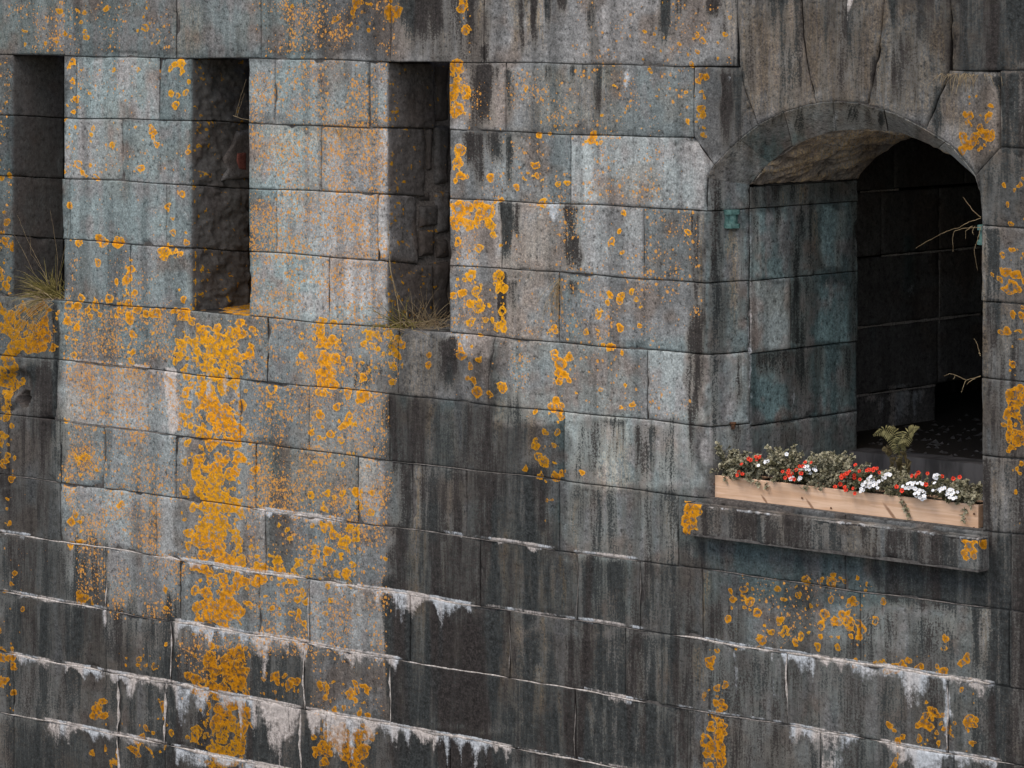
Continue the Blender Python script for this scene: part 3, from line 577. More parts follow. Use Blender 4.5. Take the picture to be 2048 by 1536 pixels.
# courses that hold the slits
for k, L1, L2, L3 in ((0, [-260, -70], [128, 154, 319], [496, 549, 737]), (1, [-260, -120], [128, 245], [496, 641]), (2, [-260, -60], [124, 139, 333], [497, 553, 755]), (3, [-260, -110], [128, 261], [498, 658])):
    row(k, L1); row(k, L2, side if False else FLAT, depth=.8); row(k, L3, depth=.8)
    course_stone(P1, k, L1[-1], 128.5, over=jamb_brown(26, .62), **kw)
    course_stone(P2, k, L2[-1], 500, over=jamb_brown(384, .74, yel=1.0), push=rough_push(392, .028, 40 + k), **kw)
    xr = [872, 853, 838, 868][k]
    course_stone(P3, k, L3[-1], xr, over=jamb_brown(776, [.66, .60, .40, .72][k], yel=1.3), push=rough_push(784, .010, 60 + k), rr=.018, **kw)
# rubble that narrows the third slit
PI3 = Profile([(xl(775) - .01, .0), (xl(775) - .01, .9)], [0, 0]); 
for (x0, x1, y0, y1) in ((873, 903, 128, 246), (855, 868, 258, 345), (870, 903, 252, 372), (840, 866, 384, 408), (842, 878, 412, 455), (840, 872, 460, 515), (874, 903, 384, 470), (875, 903, 478, 520), (868, 903, 524, 640)):
    fn, w_, h_ = coons(PI3, [(x0, y0), (x1, y0 - 3)], [(x0, y1), (x1, y1 - 4)])
    stone('infill_stone', fn, x1 - x0, y1 - y0, w_, h_, wall, over=jamb_brown(700, random.uniform(.5, .9), yel=.7), rr=.025, amp=.006, depth=.1, off=random.uniform(-.01, .012), chip=1.6)
mesh('mortar_bed', [(xl(775) - .035, .02, at(775, 112)[1]), (xl(775) - .035, .9, at(775, 112)[1]), (xl(775) - .035, .9, at(775, 662)[1]), (xl(775) - .035, .02, at(775, 662)[1])], [(0, 1, 2, 3)], 'limegrey', wall)
# patch of mortar and a piece of brick in the second slit
PI2 = Profile([(xl(383) - .002, .0), (xl(383) - .002, .9)], [0, 0])
fn, w_, h_ = coons(PI2, [(474, 262), (500, 258)], [(440, 362), (500, 356)], [(474, 262), (462, 290), (444, 318), (452, 340), (440, 362)])
def patch_over(a, X, Y, U, V):
    for k_ in ('dark', 'speck', 'lime', 'warm'): a[k_] *= 0
    a['lichen'][:] = -1; a['cover'] = a['cover'] * 0; a['tone'][:] = .5; a['brown'][:] = .45; a['teal'][:] = .1
stone('mortar_patch', fn, 50, 100, w_, h_, wall, over=patch_over, rr=.02, amp=.003, depth=.06, off=.022, gap=.001)
fn, w_, h_ = coons(PI2, [(470, 306), (488, 304)], [(469, 338), (488, 341)], [(470, 306), (468, 322), (474, 338)])
stone('brick', fn, 20, 36, w_, h_, wall, mat='brick', rr=.008, off=.030, depth=.05, step=7)

# right of the third slit, up to and round the window's left reveal
row(0, [899, 1011, 1387], depth=.5)
course_stone(FLAT, 1, 899, 1141, depth=.5, **kw)
row(2, [899, 1003, 1287], depth=.5); row(3, [899, 1118], depth=.5)
RING_F = [(1412, 356), (1428, 331), (1461, 297), (1487, 273), (1519, 249), (1567, 225), (1621, 210), (1676, 204), (1724, 208), (1758, 218), (1792, 231), (1847, 258), (1871, 273), (1902, 294), (1928, 322), (1950, 352), (1961, 390)]
def arc(xa, xb):
    pts = [p for p in RING_F if min(xa, xb) < p[0] < max(xa, xb)]
    if xa > xb: pts = pts[::-1]
    ip = lambda x: (x, float(np.interp(x, [p[0] for p in RING_F], [p[1] for p in RING_F])))
    return [ip(xa)] + pts + [ip(xb)]
# stone with the cut corner left of the arch
course_stone(FLAT, 1, 1141, 1413, top=jline(1, 1141, 1386) + [(1428, 331)], bottom=jline(2, 1141, 1411), right=[(1428, 331), (1414, 354), (1411, float(J(2, 1411)))], **kw)
# reveal stones: they turn the corner from wall face into the splayed reveal
PWs = PW
def refl(a, X, Y, U, V):
    m = sst(1408, 1418, X)
    a['lichen'] = np.where(m > .5, -1, a['lichen']); a['cover'] = a['cover'] * (m < .5); a['speck'] *= 1 - m
    a['dark'] = np.where(m > .5, streaks(X, Y, [(1435, 16, 340, 1000, .55), (1425, 10, 420, 720, .6), (1480, 8, 460, 720, .35), (1512, 8, 430, 560, .4), (1560, 10, 410, 480, .5), (1622, 17, 400, 545, .7), (1600, 12, 420, 690, .6), (1590, 14, 560, 700, .7), (1612, 14, 560, 690, .6), (1680, 10, 420, 700, .5), (1708, 10, 400, 830, .5), (1530, 24, 705, 760, .6), (1580, 30, 700, 770, .75), (1610, 16, 690, 830, .7), (1640, 12, 690, 800, .4), (1690, 14, 690, 830, .5), (1470, 20, 710, 850, .45), (1505, 12, 370, 440, .5), (1570, 60, 365, 420, .45), (1660, 50, 365, 410, .55)], 5), a['dark'])
    a['dark'] = np.where((m > .5), np.maximum(a['dark'], boxes(X, Y, [(1570, 690, 1630, 800, .34, 14), (1410, 845, 1730, 960, .30, 10), (1410, 705, 1450, 860, .3), (1585, 550, 1630, 690, .6, 8), (1600, 400, 1640, 545, .6, 8), (1410, 330, 1450, 425, .35)], 6)), a['dark'])
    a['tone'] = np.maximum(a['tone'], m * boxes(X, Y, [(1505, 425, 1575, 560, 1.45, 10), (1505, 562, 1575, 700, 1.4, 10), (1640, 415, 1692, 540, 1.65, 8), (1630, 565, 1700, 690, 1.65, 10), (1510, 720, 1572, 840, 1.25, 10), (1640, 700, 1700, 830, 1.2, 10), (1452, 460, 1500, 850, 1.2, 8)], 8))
    a['lime'] = np.where(m > .5, streaks(X, Y, [(1500, 5, 420, 520, .5), (1570, 6, 480, 556, .45), (1660, 12, 560, 680, .45), (1672, 8, 590, 670, .5), (1587, 5, 770, 835, .45), (1680, 5, 720, 760, .4), (1502, 3, 620, 850, .5), (1640, 6, 640, 690, .3)], 7), a['lime'])
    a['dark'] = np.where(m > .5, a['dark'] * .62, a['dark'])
    wm = streaks(X, Y, [(1470, 10, 470, 690, .8), (1460, 8, 460, 560, .8), (1632, 10, 420, 540, .6), (1600, 8, 370, 420, .9), (1570, 10, 380, 430, .6)], 8)
    a['warm'] = np.where(m > .5, wm, a['warm'])
ks = dict(parent=wall, over=refl)
course_stone(PWs, 2, 1287, 1500, name='reveal_stone', bottom=jline(3, 1287, 1410) + [(1450, 564), (1500, 561)], top=jline(2, 1287, 1410) + [(1456, 421), (1500, 417)], **ks)
course_stone(PWs, 3, 1118, 1500, name='reveal_stone', top=jline(3, 1118, 1410) + [(1450, 564), (1500, 561)], bottom=jline(4, 1118, 1410) + [(1460, 707), (1500, 703)], **ks)
course_stone(PWs, 4, 1294, 1502, name='reveal_stone', top=jline(4, 1294, 1410) + [(1460, 707), (1502, 703)], bottom=jline(5, 1294, 1413) + [(1460, 851), (1502, 847)], **ks)
course_stone(PWs, 5, 1128, 1502, name='reveal_stone', top=jline(5, 1128, 1413) + [(1460, 851), (1502, 847)], bottom=jline(6, 1128, 1413) + [(1460, 996), (1502, 992)], **ks)
course_stone(PW, 1, 1412, 1500, name='reveal_stone', top=[(1413.5, 352), (1436, 348), (1470, 356), (1500, 370)], bottom=[(1413.5, 422), (1456, 421), (1500, 417)], left=[(1413.5, 352), (1413.5, 422)], **ks)
def VR(y1717, X): return YH + (y1717 - YH) * (7500 - X) / (7500 - 1717)
def jamb(xa, xb, ya, yb, name='jamb_stone', prof=PW, **q):
    course_stone(prof, 0, xa, xb, name=name, top=[(x, VR(ya, x)) for x in np.linspace(xa, xb, 6)], bottom=[(x, VR(yb, x)) for x in np.linspace(xa, xb, 6)], **q)
JB = [360, 402, 542, 682, 822, 966]
for xs, ya, yb in (([1500, 1717], JB[0], JB[1]), ([1500, 1717], JB[1], JB[2]), ([1500, 1582, 1717], JB[2], JB[3]), ([1500, 1717], JB[3], JB[4]), ([1500, 1717], JB[4], JB[5])):
    for a, b in zip(xs[:-1], xs[1:]): jamb(a, b, ya, yb, amp=.003, **ks)
# voussoirs over the arch
def vous(top, bottom, left, right, **q):
    xs = [p[0] for p in top + bottom]; ys = [p[1] for p in top + bottom + left + right]
    fn, w_, h_ = coons(FLAT, top, bottom, left, right)
    stone('voussoir', fn, max(xs) - min(xs), max(ys) - min(ys), w_, h_, wall, depth=.24, rr=.016, **q)
t0 = float(J(-1, 1500))
LV1 = [(1474, t0), (1476, 60), (1480, 136), (1490, 185), (1516, 250)]
LV2 = [(1601, t0), (1606, 80), (1618, 150), (1632, 208)]; LV3 = [(1768, t0), (1758, 80), (1748, 140), (1735, 211)]; LV4 = [(1900, t0), (1898, 90), (1894, 152), (1849, 259)]
vous([(1387, float(J(0, 1387))), (1481, float(J(0, 1481)))], arc(1428, 1516), [(1387, float(J(0, 1387))), (1387, 274), (1428, 331)], [(1481, float(J(0, 1481))), (1490, 185), (1516, 250)])
vous([LV1[0], LV2[0]], arc(1516, 1632), LV1, LV2); vous([LV2[0], LV3[0]], arc(1632, 1735), LV2, LV3); vous([LV3[0], LV4[0]], arc(1735, 1849), LV3, LV4)
vous([(1896, 141), (1999, 143)], arc(1849, 1950), [(1896, 141), (1893, 155), (1849, 259)], [(1999, 143), (1998, 297), (1950, 352)])
# stones right of the window
def ext_stone(k, x1, top=None, left=None, **q):
    """stone on the right of the opening that also turns into the hidden right reveal"""
    top = top or jline(k, 1963, x1); bottom = jline(k + 1, 1963, x1)
    fn0, w_, h_ = coons(PR, top, bottom, left)
    def fn(U, V):
        P_, N_ = fn0(U, V); return P_, N_
    stone('stone_block', fn, x1 - 1963, bottom[0][1] - top[0][1], w_, h_, wall, **q)
row(0, [2000, 2240])
course_stone(FLAT, 1, 1963, 2180, top=[(1950, 352), (1998, 297)] + jline(1, 2010, 2180), bottom=jline(2, 1963, 2180), left=[(1950, 352), (1960, 385), (1963, float(J(2, 1963)))], depth=.5, **kw)
for k, x1 in ((2, 2150), (3, 2230), (4, 2130), (5, 2200)): row(k, [1963, x1, x1 + 160], depth=.5)
# hidden right reveal and jamb
for k in range(1, 6):
    z1, z0 = at(1963, float(J(k + (.45 if False else 0), 1963)))[1], at(1963, float(J(k + 1, 1963)))[1]
    if k == 1: z1 = at(1961, 392)[1]
    for (sa_, sb_) in ((0.01, .60), (.60, lB - .01)):
        def fn(U, V, sa_=sa_, sb_=sb_, z1=z1, z0=z0): return PR.map(sa_ + (sb_ - sa_) * U, z1 + (z0 - z1) * V)
        stone('jamb_stone', fn, 60, 100, sb_ - sa_, z1 - z0, wall, step=14)
    def fn(U, V, z1=z1, z0=z0): return PR.map(lB + (lA - .03) * U, z1 + (z0 - z1) * V)
    stone('reveal_stone', fn, 40, 100, lA, z1 - z0, wall, step=14, depth=.2)
# splayed ring under the arch, from the front arris to the inner edge
FX = np.array([at(*p) for p in RING_F])
inner_px = [(1500, 371), (1520, 346), (1539, 327), (1580, 295), (1632, 273), (1669, 263), (1724, 260), (1775, 267), (1820, 286)]
IX = [at(x, y, YA) for x, y in inner_px]
cx = (pE[0] + xR) / 2; zs = IX[0][1]
half = [p for p in IX if p[0] < cx]; IX = np.array(half + [(2 * cx - p[0], p[1]) for p in half[::-1]])
def ring_fn(f0, f1, i0, i1):
    def fn(U, V):
        tf = f0 + (f1 - f0) * U; ti = i0 + (i1 - i0) * U
        a = resample(FX, tf.ravel()).reshape(U.shape + (2,)); b = resample(IX, ti.ravel()).reshape(U.shape + (2,))
        P_ = np.stack([a[..., 0] * (1 - V) + b[..., 0] * V, YA * V, a[..., 1] * (1 - V) + b[..., 1] * V], -1)
        e = 1e-3
        a2 = resample(FX, (tf + e).ravel()).reshape(U.shape + (2,)); b2 = resample(IX, (ti + e).ravel()).reshape(U.shape + (2,))
        a1 = resample(FX, (tf - e).ravel()).reshape(U.shape + (2,)); b1 = resample(IX, (ti - e).ravel()).reshape(U.shape + (2,))
        tg = (a2 - a1) * (1 - V[..., None]) + (b2 - b1) * V[..., None]
        T = np.stack([tg[..., 0], np.zeros_like(U), tg[..., 1]], -1)
        W = np.stack([b[..., 0] - a[..., 0], np.full_like(U, YA), b[..., 1] - a[..., 1]], -1)
        N_ = np.cross(T, W); N_ /= np.linalg.norm(N_, axis=-1, keepdims=True) + 1e-9
        c = np.array([cx, 0, zs - .5]); s_ = np.sign(((c - P_) * N_).sum(-1, keepdims=True)); return P_, N_ * s_
    return fn
def frac(poly, x):
    poly = np.asarray(poly); L = np.concatenate([[0], np.cumsum(np.hypot(*np.diff(poly, axis=0).T))]); return float(np.interp(x, poly[:, 0], L / L[-1]))
cuts = [(1412, 1500), (1480, 1540), (1568, 1585), (1666, 1672), (1768, 1776), (1889, 1876), (1961, None)]
fr = [(frac(FX, at(a, 300)[0]), frac(IX, at(b, 300, YA)[0]) if b else 1.0) for a, b in cuts]; fr[0] = (0.0, 0.0)
def ring_over(a, X, Y, U, V):
    a['lichen'][:] = -1; a['cover'] = a['cover'] * 0; a['speck'][:] = 0; a['lime'] = streaks(X, Y, [(1670, 5, 225, 262, .5), (1650, 14, 255, 275, .45)], 3); a['tone'][:] = .78; a['teal'] = .25 + .6 * boxes(X, Y, [(1500, 270, 1680, 380, 1)], 3)
    a['dark'] = np.maximum(.08 + .25 * sst(.35, .0, V), streaks(X, Y, [(1600, 14, 215, 300, .4), (1700, 10, 205, 262, .5), (1765, 8, 215, 270, .8), (1740, 8, 205, 262, .5), (1850, 20, 250, 300, .35)], 9)); a['warm'] = .35 * sst(.5, 0, V)
for (f0, i0), (f1, i1) in zip(fr[:-1], fr[1:]):
    stone('ring_stone', ring_fn(f0, f1, i0, i1), 120, 60, (f1 - f0) * 2.4, .3, wall, depth=.12, over=ring_over, gap=.0012, amp=.003, off=0, rr=.005, chip=.4)
# rough vault behind the ring
def vault_fn(U, V):
    b = resample(IX, U.ravel()).reshape(U.shape + (2,)); e = 1e-3
    tg = resample(IX, (U + e).ravel()).reshape(b.shape) - resample(IX, (U - e).ravel()).reshape(b.shape)
    P_ = np.stack([b[..., 0], YA + .004 + (YB - YA - .004) * V, b[..., 1]], -1); l = np.hypot(tg[..., 0], tg[..., 1]) + 1e-9
    return P_, np.stack([tg[..., 1] / l, np.zeros_like(U), -tg[..., 0] / l], -1)
def vault_push(X, Y, U, V):
    q = fbm(U * 30 - V * 7, V * 2.2 + U * 4, 91, 4)
    return (-.05 + .085 * (np.abs(q - .5) * 2) ** .6 + .035 * fbm(U * 44 - V * 14, V * 12, 93)) * sst(0, .06, V) * sst(1, .88, V) * sst(0, .05, U) * sst(1, .95, U)
def vault_over(a, X, Y, U, V):
    for k_ in ('speck', 'lime', 'teal'): a[k_] *= 0
    a['lichen'][:] = -1; a['cover'] = a['cover'] * 0; q = fbm(U * 30 - V * 7, V * 2.2 + U * 4, 91, 4); a['tone'][:] = .95
    r_ = np.abs(q - .5) * 2; a['warm'] = .35 + .9 * sst(.12, .35, r_); a['dark'] = .55 * sst(.14, .0, r_); a['brown'] = .55 * sst(.2, .0, r_) + .35 * sst(.45, .7, fbm(U * 9, V * 7, 5)); a['yellow'] *= 0
stone('vault_soffit', vault_fn, 420, 200, 2.2, lB, wall, depth=.15, over=vault_over, push=vault_push, amp=.006, off=0, gap=.0005)

# courses below the slits
def hole_push(X, Y, U, V):
    d1 = np.hypot((X - 46) / 13, (Y - 799) / 17); d2 = np.hypot((X - 32) / 42, (Y - 768) / 34)
    tail = (1 - sst(8, 16, np.abs((X - 36) + (Y - 812) * .9))) * sst(785, 800, Y) * (1 - sst(818, 828, Y))
    return -.26 * (1 - sst(.85, 1.02, d1)) - .045 * (1 - sst(.5, 1.0, d2)) * sst(815, 780, Y) - .02 * tail
def hole_over(a, X, Y, U, V):
    d1 = np.hypot((X - 44) / 22, (Y - 797) / 26); m = 1 - sst(.8, 1.1, d1); q = 1 - sst(.55, .8, d1)
    a['lichen'] = np.where(m > .3, -1, a['lichen']); a['cover'] = a['cover'] * (1 - m); a['speck'] = a['speck'] * (1 - m); a['brown'] = np.maximum(a['brown'], q)
row(4, [-260, -110, 106])
row(4, [106, 352, 535, 797]); course_stone(FLAT, 4, 797, 984, right=[(991, float(J(4, 991))), (985, 700), (978, 730), (977, float(J(5, 977)))], top=jline(4, 797, 991), bottom=jline(5, 797, 977), push=lambda X, Y, U, V: -.009 * (1 - sst(50, 60, np.abs(X - 855))) * sst(715, 668, Y), **kw)
course_stone(FLAT, 4, 984, 1294, top=jline(4, 991, 1294), bottom=jline(5, 977, 1294), left=[(991, float(J(4, 991))), (985, 700), (978, 730), (977, float(J(5, 977)))], **kw)
course_stone(FLAT, 5, -150, 113, push=hole_push, over=hole_over, depth=.4, **kw)
row(5, [-290, -150]); row(5, [113, 296, 480, 618, 778, 1128])
row(6, [-300, -80, 121, 208, 352, 511, 715, 824, 933, 1119, 1356, 1690, 2021, 2230])
row(7, [-260, -60, 120, 313, 530, 714, 960, 1155, 1280, 1405, 1720, 2018, 2240])
row(8, [-300, -20, 212, 360, 518, 619, 820, 1019, 1250, 1574, 1895, 2200])
row(9, [-260, -40, 212, 342, 608, 781, 1150, 1375, 1640, 1908, 2200])
row(10, [-300, 27, 236, 328, 601, 900, 1240, 1500, 1800, 2060, 2260])
row(11, [-260, 27, 236, 330, 640, 980, 1300, 1600, 1900, 2230], step=12); row(12, [-260, 100, 420, 760, 1100, 1450, 1800, 2240], step=16)

# lime crusts and mortar standing out of the joints
def crust(pts, th, mat='lime', proud=.004, seed=1):
    pts = np.array(pts, float); n = len(pts); V, F = [], []
    d = np.gradient(pts, axis=0); l = np.hypot(d[:, 0], d[:, 1]); nx, ny = -d[:, 1] / l, d[:, 0] / l
    t_ = np.arange(n)
    for i in range(n):
        ta = min(1, i / 4, (n - 1 - i) / 4); a = th * ta * (.05 + .9 * float(vn(i / 3.0, seed, seed))) + .15; b = th * ta * (.05 + 1.1 * float(vn(i / 1.7, seed + 9, seed)) ** 1.5) + .15
        o = proud * (.3 + 1.2 * float(vn(i / 2.0, seed + 4, seed)))
        for (k, yy) in ((-a, .012), (-a * .7, .002 - o * .5), (b * .1, .001 - o), (b * .7, .003 - o * .35), (b, .012)):
            x, z = at(pts[i, 0] + nx[i] * k, pts[i, 1] + ny[i] * k, yy); V.append((x, yy, z))
    for i in range(n - 1):
        for j in range(4): a = i * 5 + j; F.append((a, a + 5, a + 6, a + 1))
    return mesh('lime_crust', V, F, mat, wall, smooth=True)
for i, (k, x0, x1, th) in enumerate([(7, 500, 700, 4.5), (7, 760, 1112, 2.4), (7, 1150, 1285, 2.4), (8, 0, 300, 3), (8, 300, 620, 6), (8, 640, 965, 6.5), (8, 965, 1300, 2.8), (8, 1345, 1570, 4.5), (8, 1570, 1990, 8), (9, 0, 212, 4), (9, 212, 345, 2), (9, 345, 610, 8), (9, 612, 800, 7), (9, 800, 1020, 3.4), (9, 1020, 1300, 3),
        (9, 1345, 1570, 2.5), (9, 1575, 1730, 7), (9, 1740, 1910, 7), (9, 1910, 2030, 5), (10, 10, 212, 5), (10, 225, 345, 6), (10, 345, 600, 7.5), (10, 615, 800, 8), (10, 800, 1035, 8), (10, 1035, 1330, 3.5), (11, 0, 330, 4.5), (11, 340, 620, 7), (6, 110, 350, 1.6), (5, 150, 300, 1.8), (6, 780, 1100, 1.4), (7, 1410, 1990, 2.0), (7, 0, 130, 1.5)]):
    xs = np.arange(x0, x1, 7.0); crust([(x, float(J(k, x))) for x in xs], th, 'lime' if th > 2.9 else 'limegrey', .0045 if th > 4 else .003, i + 1)
for i, (x, k, t1, t2, th) in enumerate([(212, 8, .45, 1.0, 4.0), (342, 9, .0, 1.0, 4.0), (608, 9, .0, 1, 6.0), (617, 8, .15, 1, 3.6), (236, 10, .0, 1, 7), (330, 10, .15, 1, 6), (601, 10, 0, 1, 5.5), (781, 9, .1, 1, 3.4), (1895, 8, .1, 1, 5), (1574, 8, .0, .9, 3.6), (1150, 9, .2, 1, 2), (1019, 8, .2, .95, 2.2), (1280, 7, .1, 1, 2.2), (236, 11, 0, 1, 6), (1155, 7, 0, 1, 1.8)]):
    ya, yb = float(J(k, x)), float(J(k + 1, x)); ys = np.arange(ya + (yb - ya) * t1, ya + (yb - ya) * t2, 7.0); crust([(x + 1.5 * math.sin(y / 20), y) for y in ys], th, 'lime' if th > 3 else 'limegrey', .004, 60 + i)
# dark pointing set back in every joint: one bed behind each part of the wall (openings left free)
def bed(X0, X1, Y0k, Y1k, back=.013):
    x0, x1 = xl(X0), xl(X1); z1 = at(1024, float(J(Y0k, 1024)))[1]; z0 = at(1024, float(J(Y1k, 1024)))[1]
    box('rubble_core', x0, x1, back, .42, z0, z1, 'core', wall)
bed(-260, 2330, -2, -1); bed(-260, 1470, -1, 0); bed(1910, 2330, -1, 0); bed(-260, 10, 0, 4); bed(135, 368, 0, 4); bed(505, 755, 0, 4); bed(912, 1380, 0, 4); bed(-260, 1400, 4, 5); bed(-260, -155, 5, 6); bed(108, 1400, 5, 6); bed(-155, 108, 5, 6, .33); bed(2000, 2330, 0, 6); bed(-260, 2330, 6, 13)
ztop = at(1024, float(J(-2, 1024)))[1]; zbot = at(1024, float(J(13, 1024)))[1]
box('wall_foot', xl(-260), xl(2330), .02, .5, -.3, zbot + .05, 'core', wall)
zlo, zhi = at(1024, float(J(4, 1024)))[1] - .4, ztop - .02
for (xa, xb) in ((-260, 22), (131, 380), (500, 772), (903, 1290)):
    box('rubble_core', xl(xa), min(xl(xb), xw_ := pA[0] - .62) - (.04 if xb in (22, 380, 772) else 0), .425, 1.07, zlo, zhi, 'core', wall)
box('rubble_core', xl(-260), pA[0] - .64, 1.075, 1.6, zlo, zhi, 'core', wall)
box('rubble_core', xl(-260), xl(2330), .425, 1.0, -.2, zsl_ := at(1024, float(J(6, 1024)))[1] - .25, 'core', wall)
# slit floors and dark backs
for i, (xa, xb) in enumerate(((25, 128), (383, 497), (775, 899))):
    x0, x1 = xl(xa) - .02, xl(xb) + .02; zf = at(xa, float(J(4, xa)))[1]
    def fn(U, V, x0=x0, x1=x1, zf=zf):
        P_ = np.stack([x0 + (x1 - x0) * U, .012 + .95 * (1 - V), zf - .004 + .02 * (1 - V)], -1); return P_, np.stack([U * 0, U * 0, U * 0 + 1], -1)
    def ov(a, X, Y, U, V, i=i):
        for k_ in ('speck', 'lime', 'warm', 'teal'): a[k_] *= 0
        a['lichen'][:] = -1; a['cover'] = a['cover'] * 0; a['brown'][:] = .35; a['tone'][:] = .6
        if i == 1: a['lichen'] = np.clip((fbm(U * 9, V * 14, 8) - .36) * 5, -1, .5); a['yellow'][:] = .45; a['brown'][:] = 0
    stone('slit_floor', fn, 110, 40, x1 - x0, .95, wall, depth=.03, over=ov, amp=.010, off=0, gap=.0005, rr=.02, push=lambda X, Y, U, V: .05 * (fbm(U * 6, V * 9, 3 + 0) - .5) * sst(1, .9, V))
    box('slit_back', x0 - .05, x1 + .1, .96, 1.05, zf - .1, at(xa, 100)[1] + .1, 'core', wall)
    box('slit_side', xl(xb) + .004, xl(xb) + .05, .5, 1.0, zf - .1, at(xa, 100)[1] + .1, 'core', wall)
# sill
zsill = at(1640, 1031, .02)[1]; sx0, sx1 = at(1363, 0, -.1)[0], at(1957, 0, -.1)[0]; sh = .187
SP = Profile([(sx0, .4), (sx0, -.1), (sx1, -.1), (sx1, .4)], [0, .006, .006, 0])
SP.X = np.where((SP.y > -.0999) & (SP.x < (sx0 + sx1) / 2), -1e6 + np.arange(len(SP.X)), np.where((SP.y > -.0999) & (SP.x > sx1 - .001), 1e6 + np.arange(len(SP.X)), SP.X))
def sill_over(a, X, Y, U, V):
    a['speck'][:] = 0; a['tone'][:] = .60; a['teal'] = .25 * fbm(X / 60, Y / 60, 4); a['lime'] *= 0
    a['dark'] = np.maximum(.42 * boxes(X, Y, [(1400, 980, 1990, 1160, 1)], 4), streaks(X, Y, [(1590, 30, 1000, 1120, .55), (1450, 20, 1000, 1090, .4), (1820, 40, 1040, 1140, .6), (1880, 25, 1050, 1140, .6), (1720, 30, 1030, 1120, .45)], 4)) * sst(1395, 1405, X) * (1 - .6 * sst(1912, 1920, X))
    a['warm'] = np.maximum(.5 * boxes(X, Y, [(1690, 1040, 1760, 1120, 1.0)], 9), .25 * streaks(X, Y, [(1560, 14, 1000, 1110, 1), (1640, 20, 1010, 1110, 1)], 5))
def sill_fn(U, V): return SP.map(SP.S[-1] * U, zsill + (-sh) * V)
stone('window_sill', sill_fn, 640, 70, SP.S[-1], sh, wall, depth=.01, over=sill_over, rr=.012, gap=.0005, off=0)
def st_fn(U, V):
    yy = YB * (1 - V) + (-.098) * V; xx = sx0 + .004 + (sx1 - sx0 - .008) * U
    return np.stack([xx, yy, np.full_like(U, zsill - .002)], -1), np.stack([U * 0, U * 0, U * 0 + 1], -1)
def st_over(a, X, Y, U, V):
    sill_over(a, X, Y, U, V); a['lichen'][:] = -1; a['cover'] = a['cover'] * 0; a['lime'] = .35 * sst(.93, 1, V); a['dark'] *= .6
stone('sill_top', st_fn, 560, 60, sx1 - sx0, YB, wall, depth=.02, over=st_over, off=0, amp=.0015, gap=.0005, rr=.004)
box('sill_underside', sx0 + .003, sx1 - .003, -.097, .2, zsill - sh + .001, zsill - sh + .02, 'core', wall)

# ------------------------------------------------------------------ the casemate behind the window
room = empty('casemate_wall', (pA[0] - .6, YB + .2, ZC - 3)); tag(room, 'dark stone side wall of the room seen through the arched window', 'wall')
xw = pA[0] - .6
PI = Profile([(xw, YB - .3), (xw, YB + 6)], [0, 0])
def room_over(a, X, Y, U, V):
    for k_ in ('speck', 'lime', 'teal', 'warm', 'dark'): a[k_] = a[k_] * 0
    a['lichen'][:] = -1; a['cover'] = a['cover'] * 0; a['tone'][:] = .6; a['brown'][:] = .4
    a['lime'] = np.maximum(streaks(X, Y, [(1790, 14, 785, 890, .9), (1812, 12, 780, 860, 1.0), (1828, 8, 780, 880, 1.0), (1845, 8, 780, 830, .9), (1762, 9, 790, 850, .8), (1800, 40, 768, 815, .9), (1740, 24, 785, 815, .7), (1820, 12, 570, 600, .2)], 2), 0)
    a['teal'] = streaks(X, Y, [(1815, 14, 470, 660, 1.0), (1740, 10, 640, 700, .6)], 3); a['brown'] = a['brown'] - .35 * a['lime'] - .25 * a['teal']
IY = [110, 250, 384, 516, 655, 791, 915]
for a, b, xs in zip(IY[:-1], IY[1:], ([1690, 1830, 2010], [1690, 1790, 1930, 2010], [1690, 1765, 1880, 2010], [1690, 1880, 2010], [1690, 1876, 2010], [1690, 1873])):
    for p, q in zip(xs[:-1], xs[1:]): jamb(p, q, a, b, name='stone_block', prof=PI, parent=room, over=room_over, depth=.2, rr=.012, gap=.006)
for yy, x0, x1, th in ((384, 1717, 1800, 1.6), (516, 1760, 1960, 1.8), (655, 1700, 1960, 2.2), (791, 1700, 1870, 2.0)):
    V, F = [], []; xs = np.arange(x0, x1, 6.0)
    for i, X in enumerate(xs):
        hh = th * (.5 + float(vn(i / 2.2, yy, 3)))
        for dY in (-hh, hh):
            s_, z_ = PI.px(X, VR(yy, X) + dY); V.append((xw + .012, YB - .3 + s_, z_))
    for i in range(len(xs) - 1): a = 2 * i; F.append((a, a + 1, a + 3, a + 2))
    mesh('mortar_joint', V, F, 'lime', room)
V, F = [], []
for i, Y in enumerate(np.arange(520, 652, 6.0)):
    for dX in (-.9 - .6 * float(vn(i / 2, 1, 1)), .9 + .6 * float(vn(i / 2, 2, 1))):
        s_, z_ = PI.px(1876 + dX, Y); V.append((xw + .012, YB - .3 + s_, z_))
for i in range(len(V) // 2 - 1): a = 2 * i; F.append((a, a + 1, a + 3, a + 2))
mesh('mortar_joint', V, F, 'lime', room)
zfl = zsill + .185
def struct(o): o['kind'] = 'structure'; return o
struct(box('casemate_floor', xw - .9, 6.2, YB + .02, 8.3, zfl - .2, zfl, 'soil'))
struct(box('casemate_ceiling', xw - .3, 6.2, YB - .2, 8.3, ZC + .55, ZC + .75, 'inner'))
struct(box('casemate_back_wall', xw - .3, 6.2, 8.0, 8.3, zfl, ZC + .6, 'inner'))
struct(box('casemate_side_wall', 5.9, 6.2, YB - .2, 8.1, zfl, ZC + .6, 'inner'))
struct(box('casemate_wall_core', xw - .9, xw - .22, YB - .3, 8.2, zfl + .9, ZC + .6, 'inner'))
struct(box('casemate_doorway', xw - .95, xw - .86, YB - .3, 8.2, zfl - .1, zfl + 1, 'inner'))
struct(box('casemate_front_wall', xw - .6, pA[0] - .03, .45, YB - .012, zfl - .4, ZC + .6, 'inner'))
rx = xR - (pA[0] - pE[0])
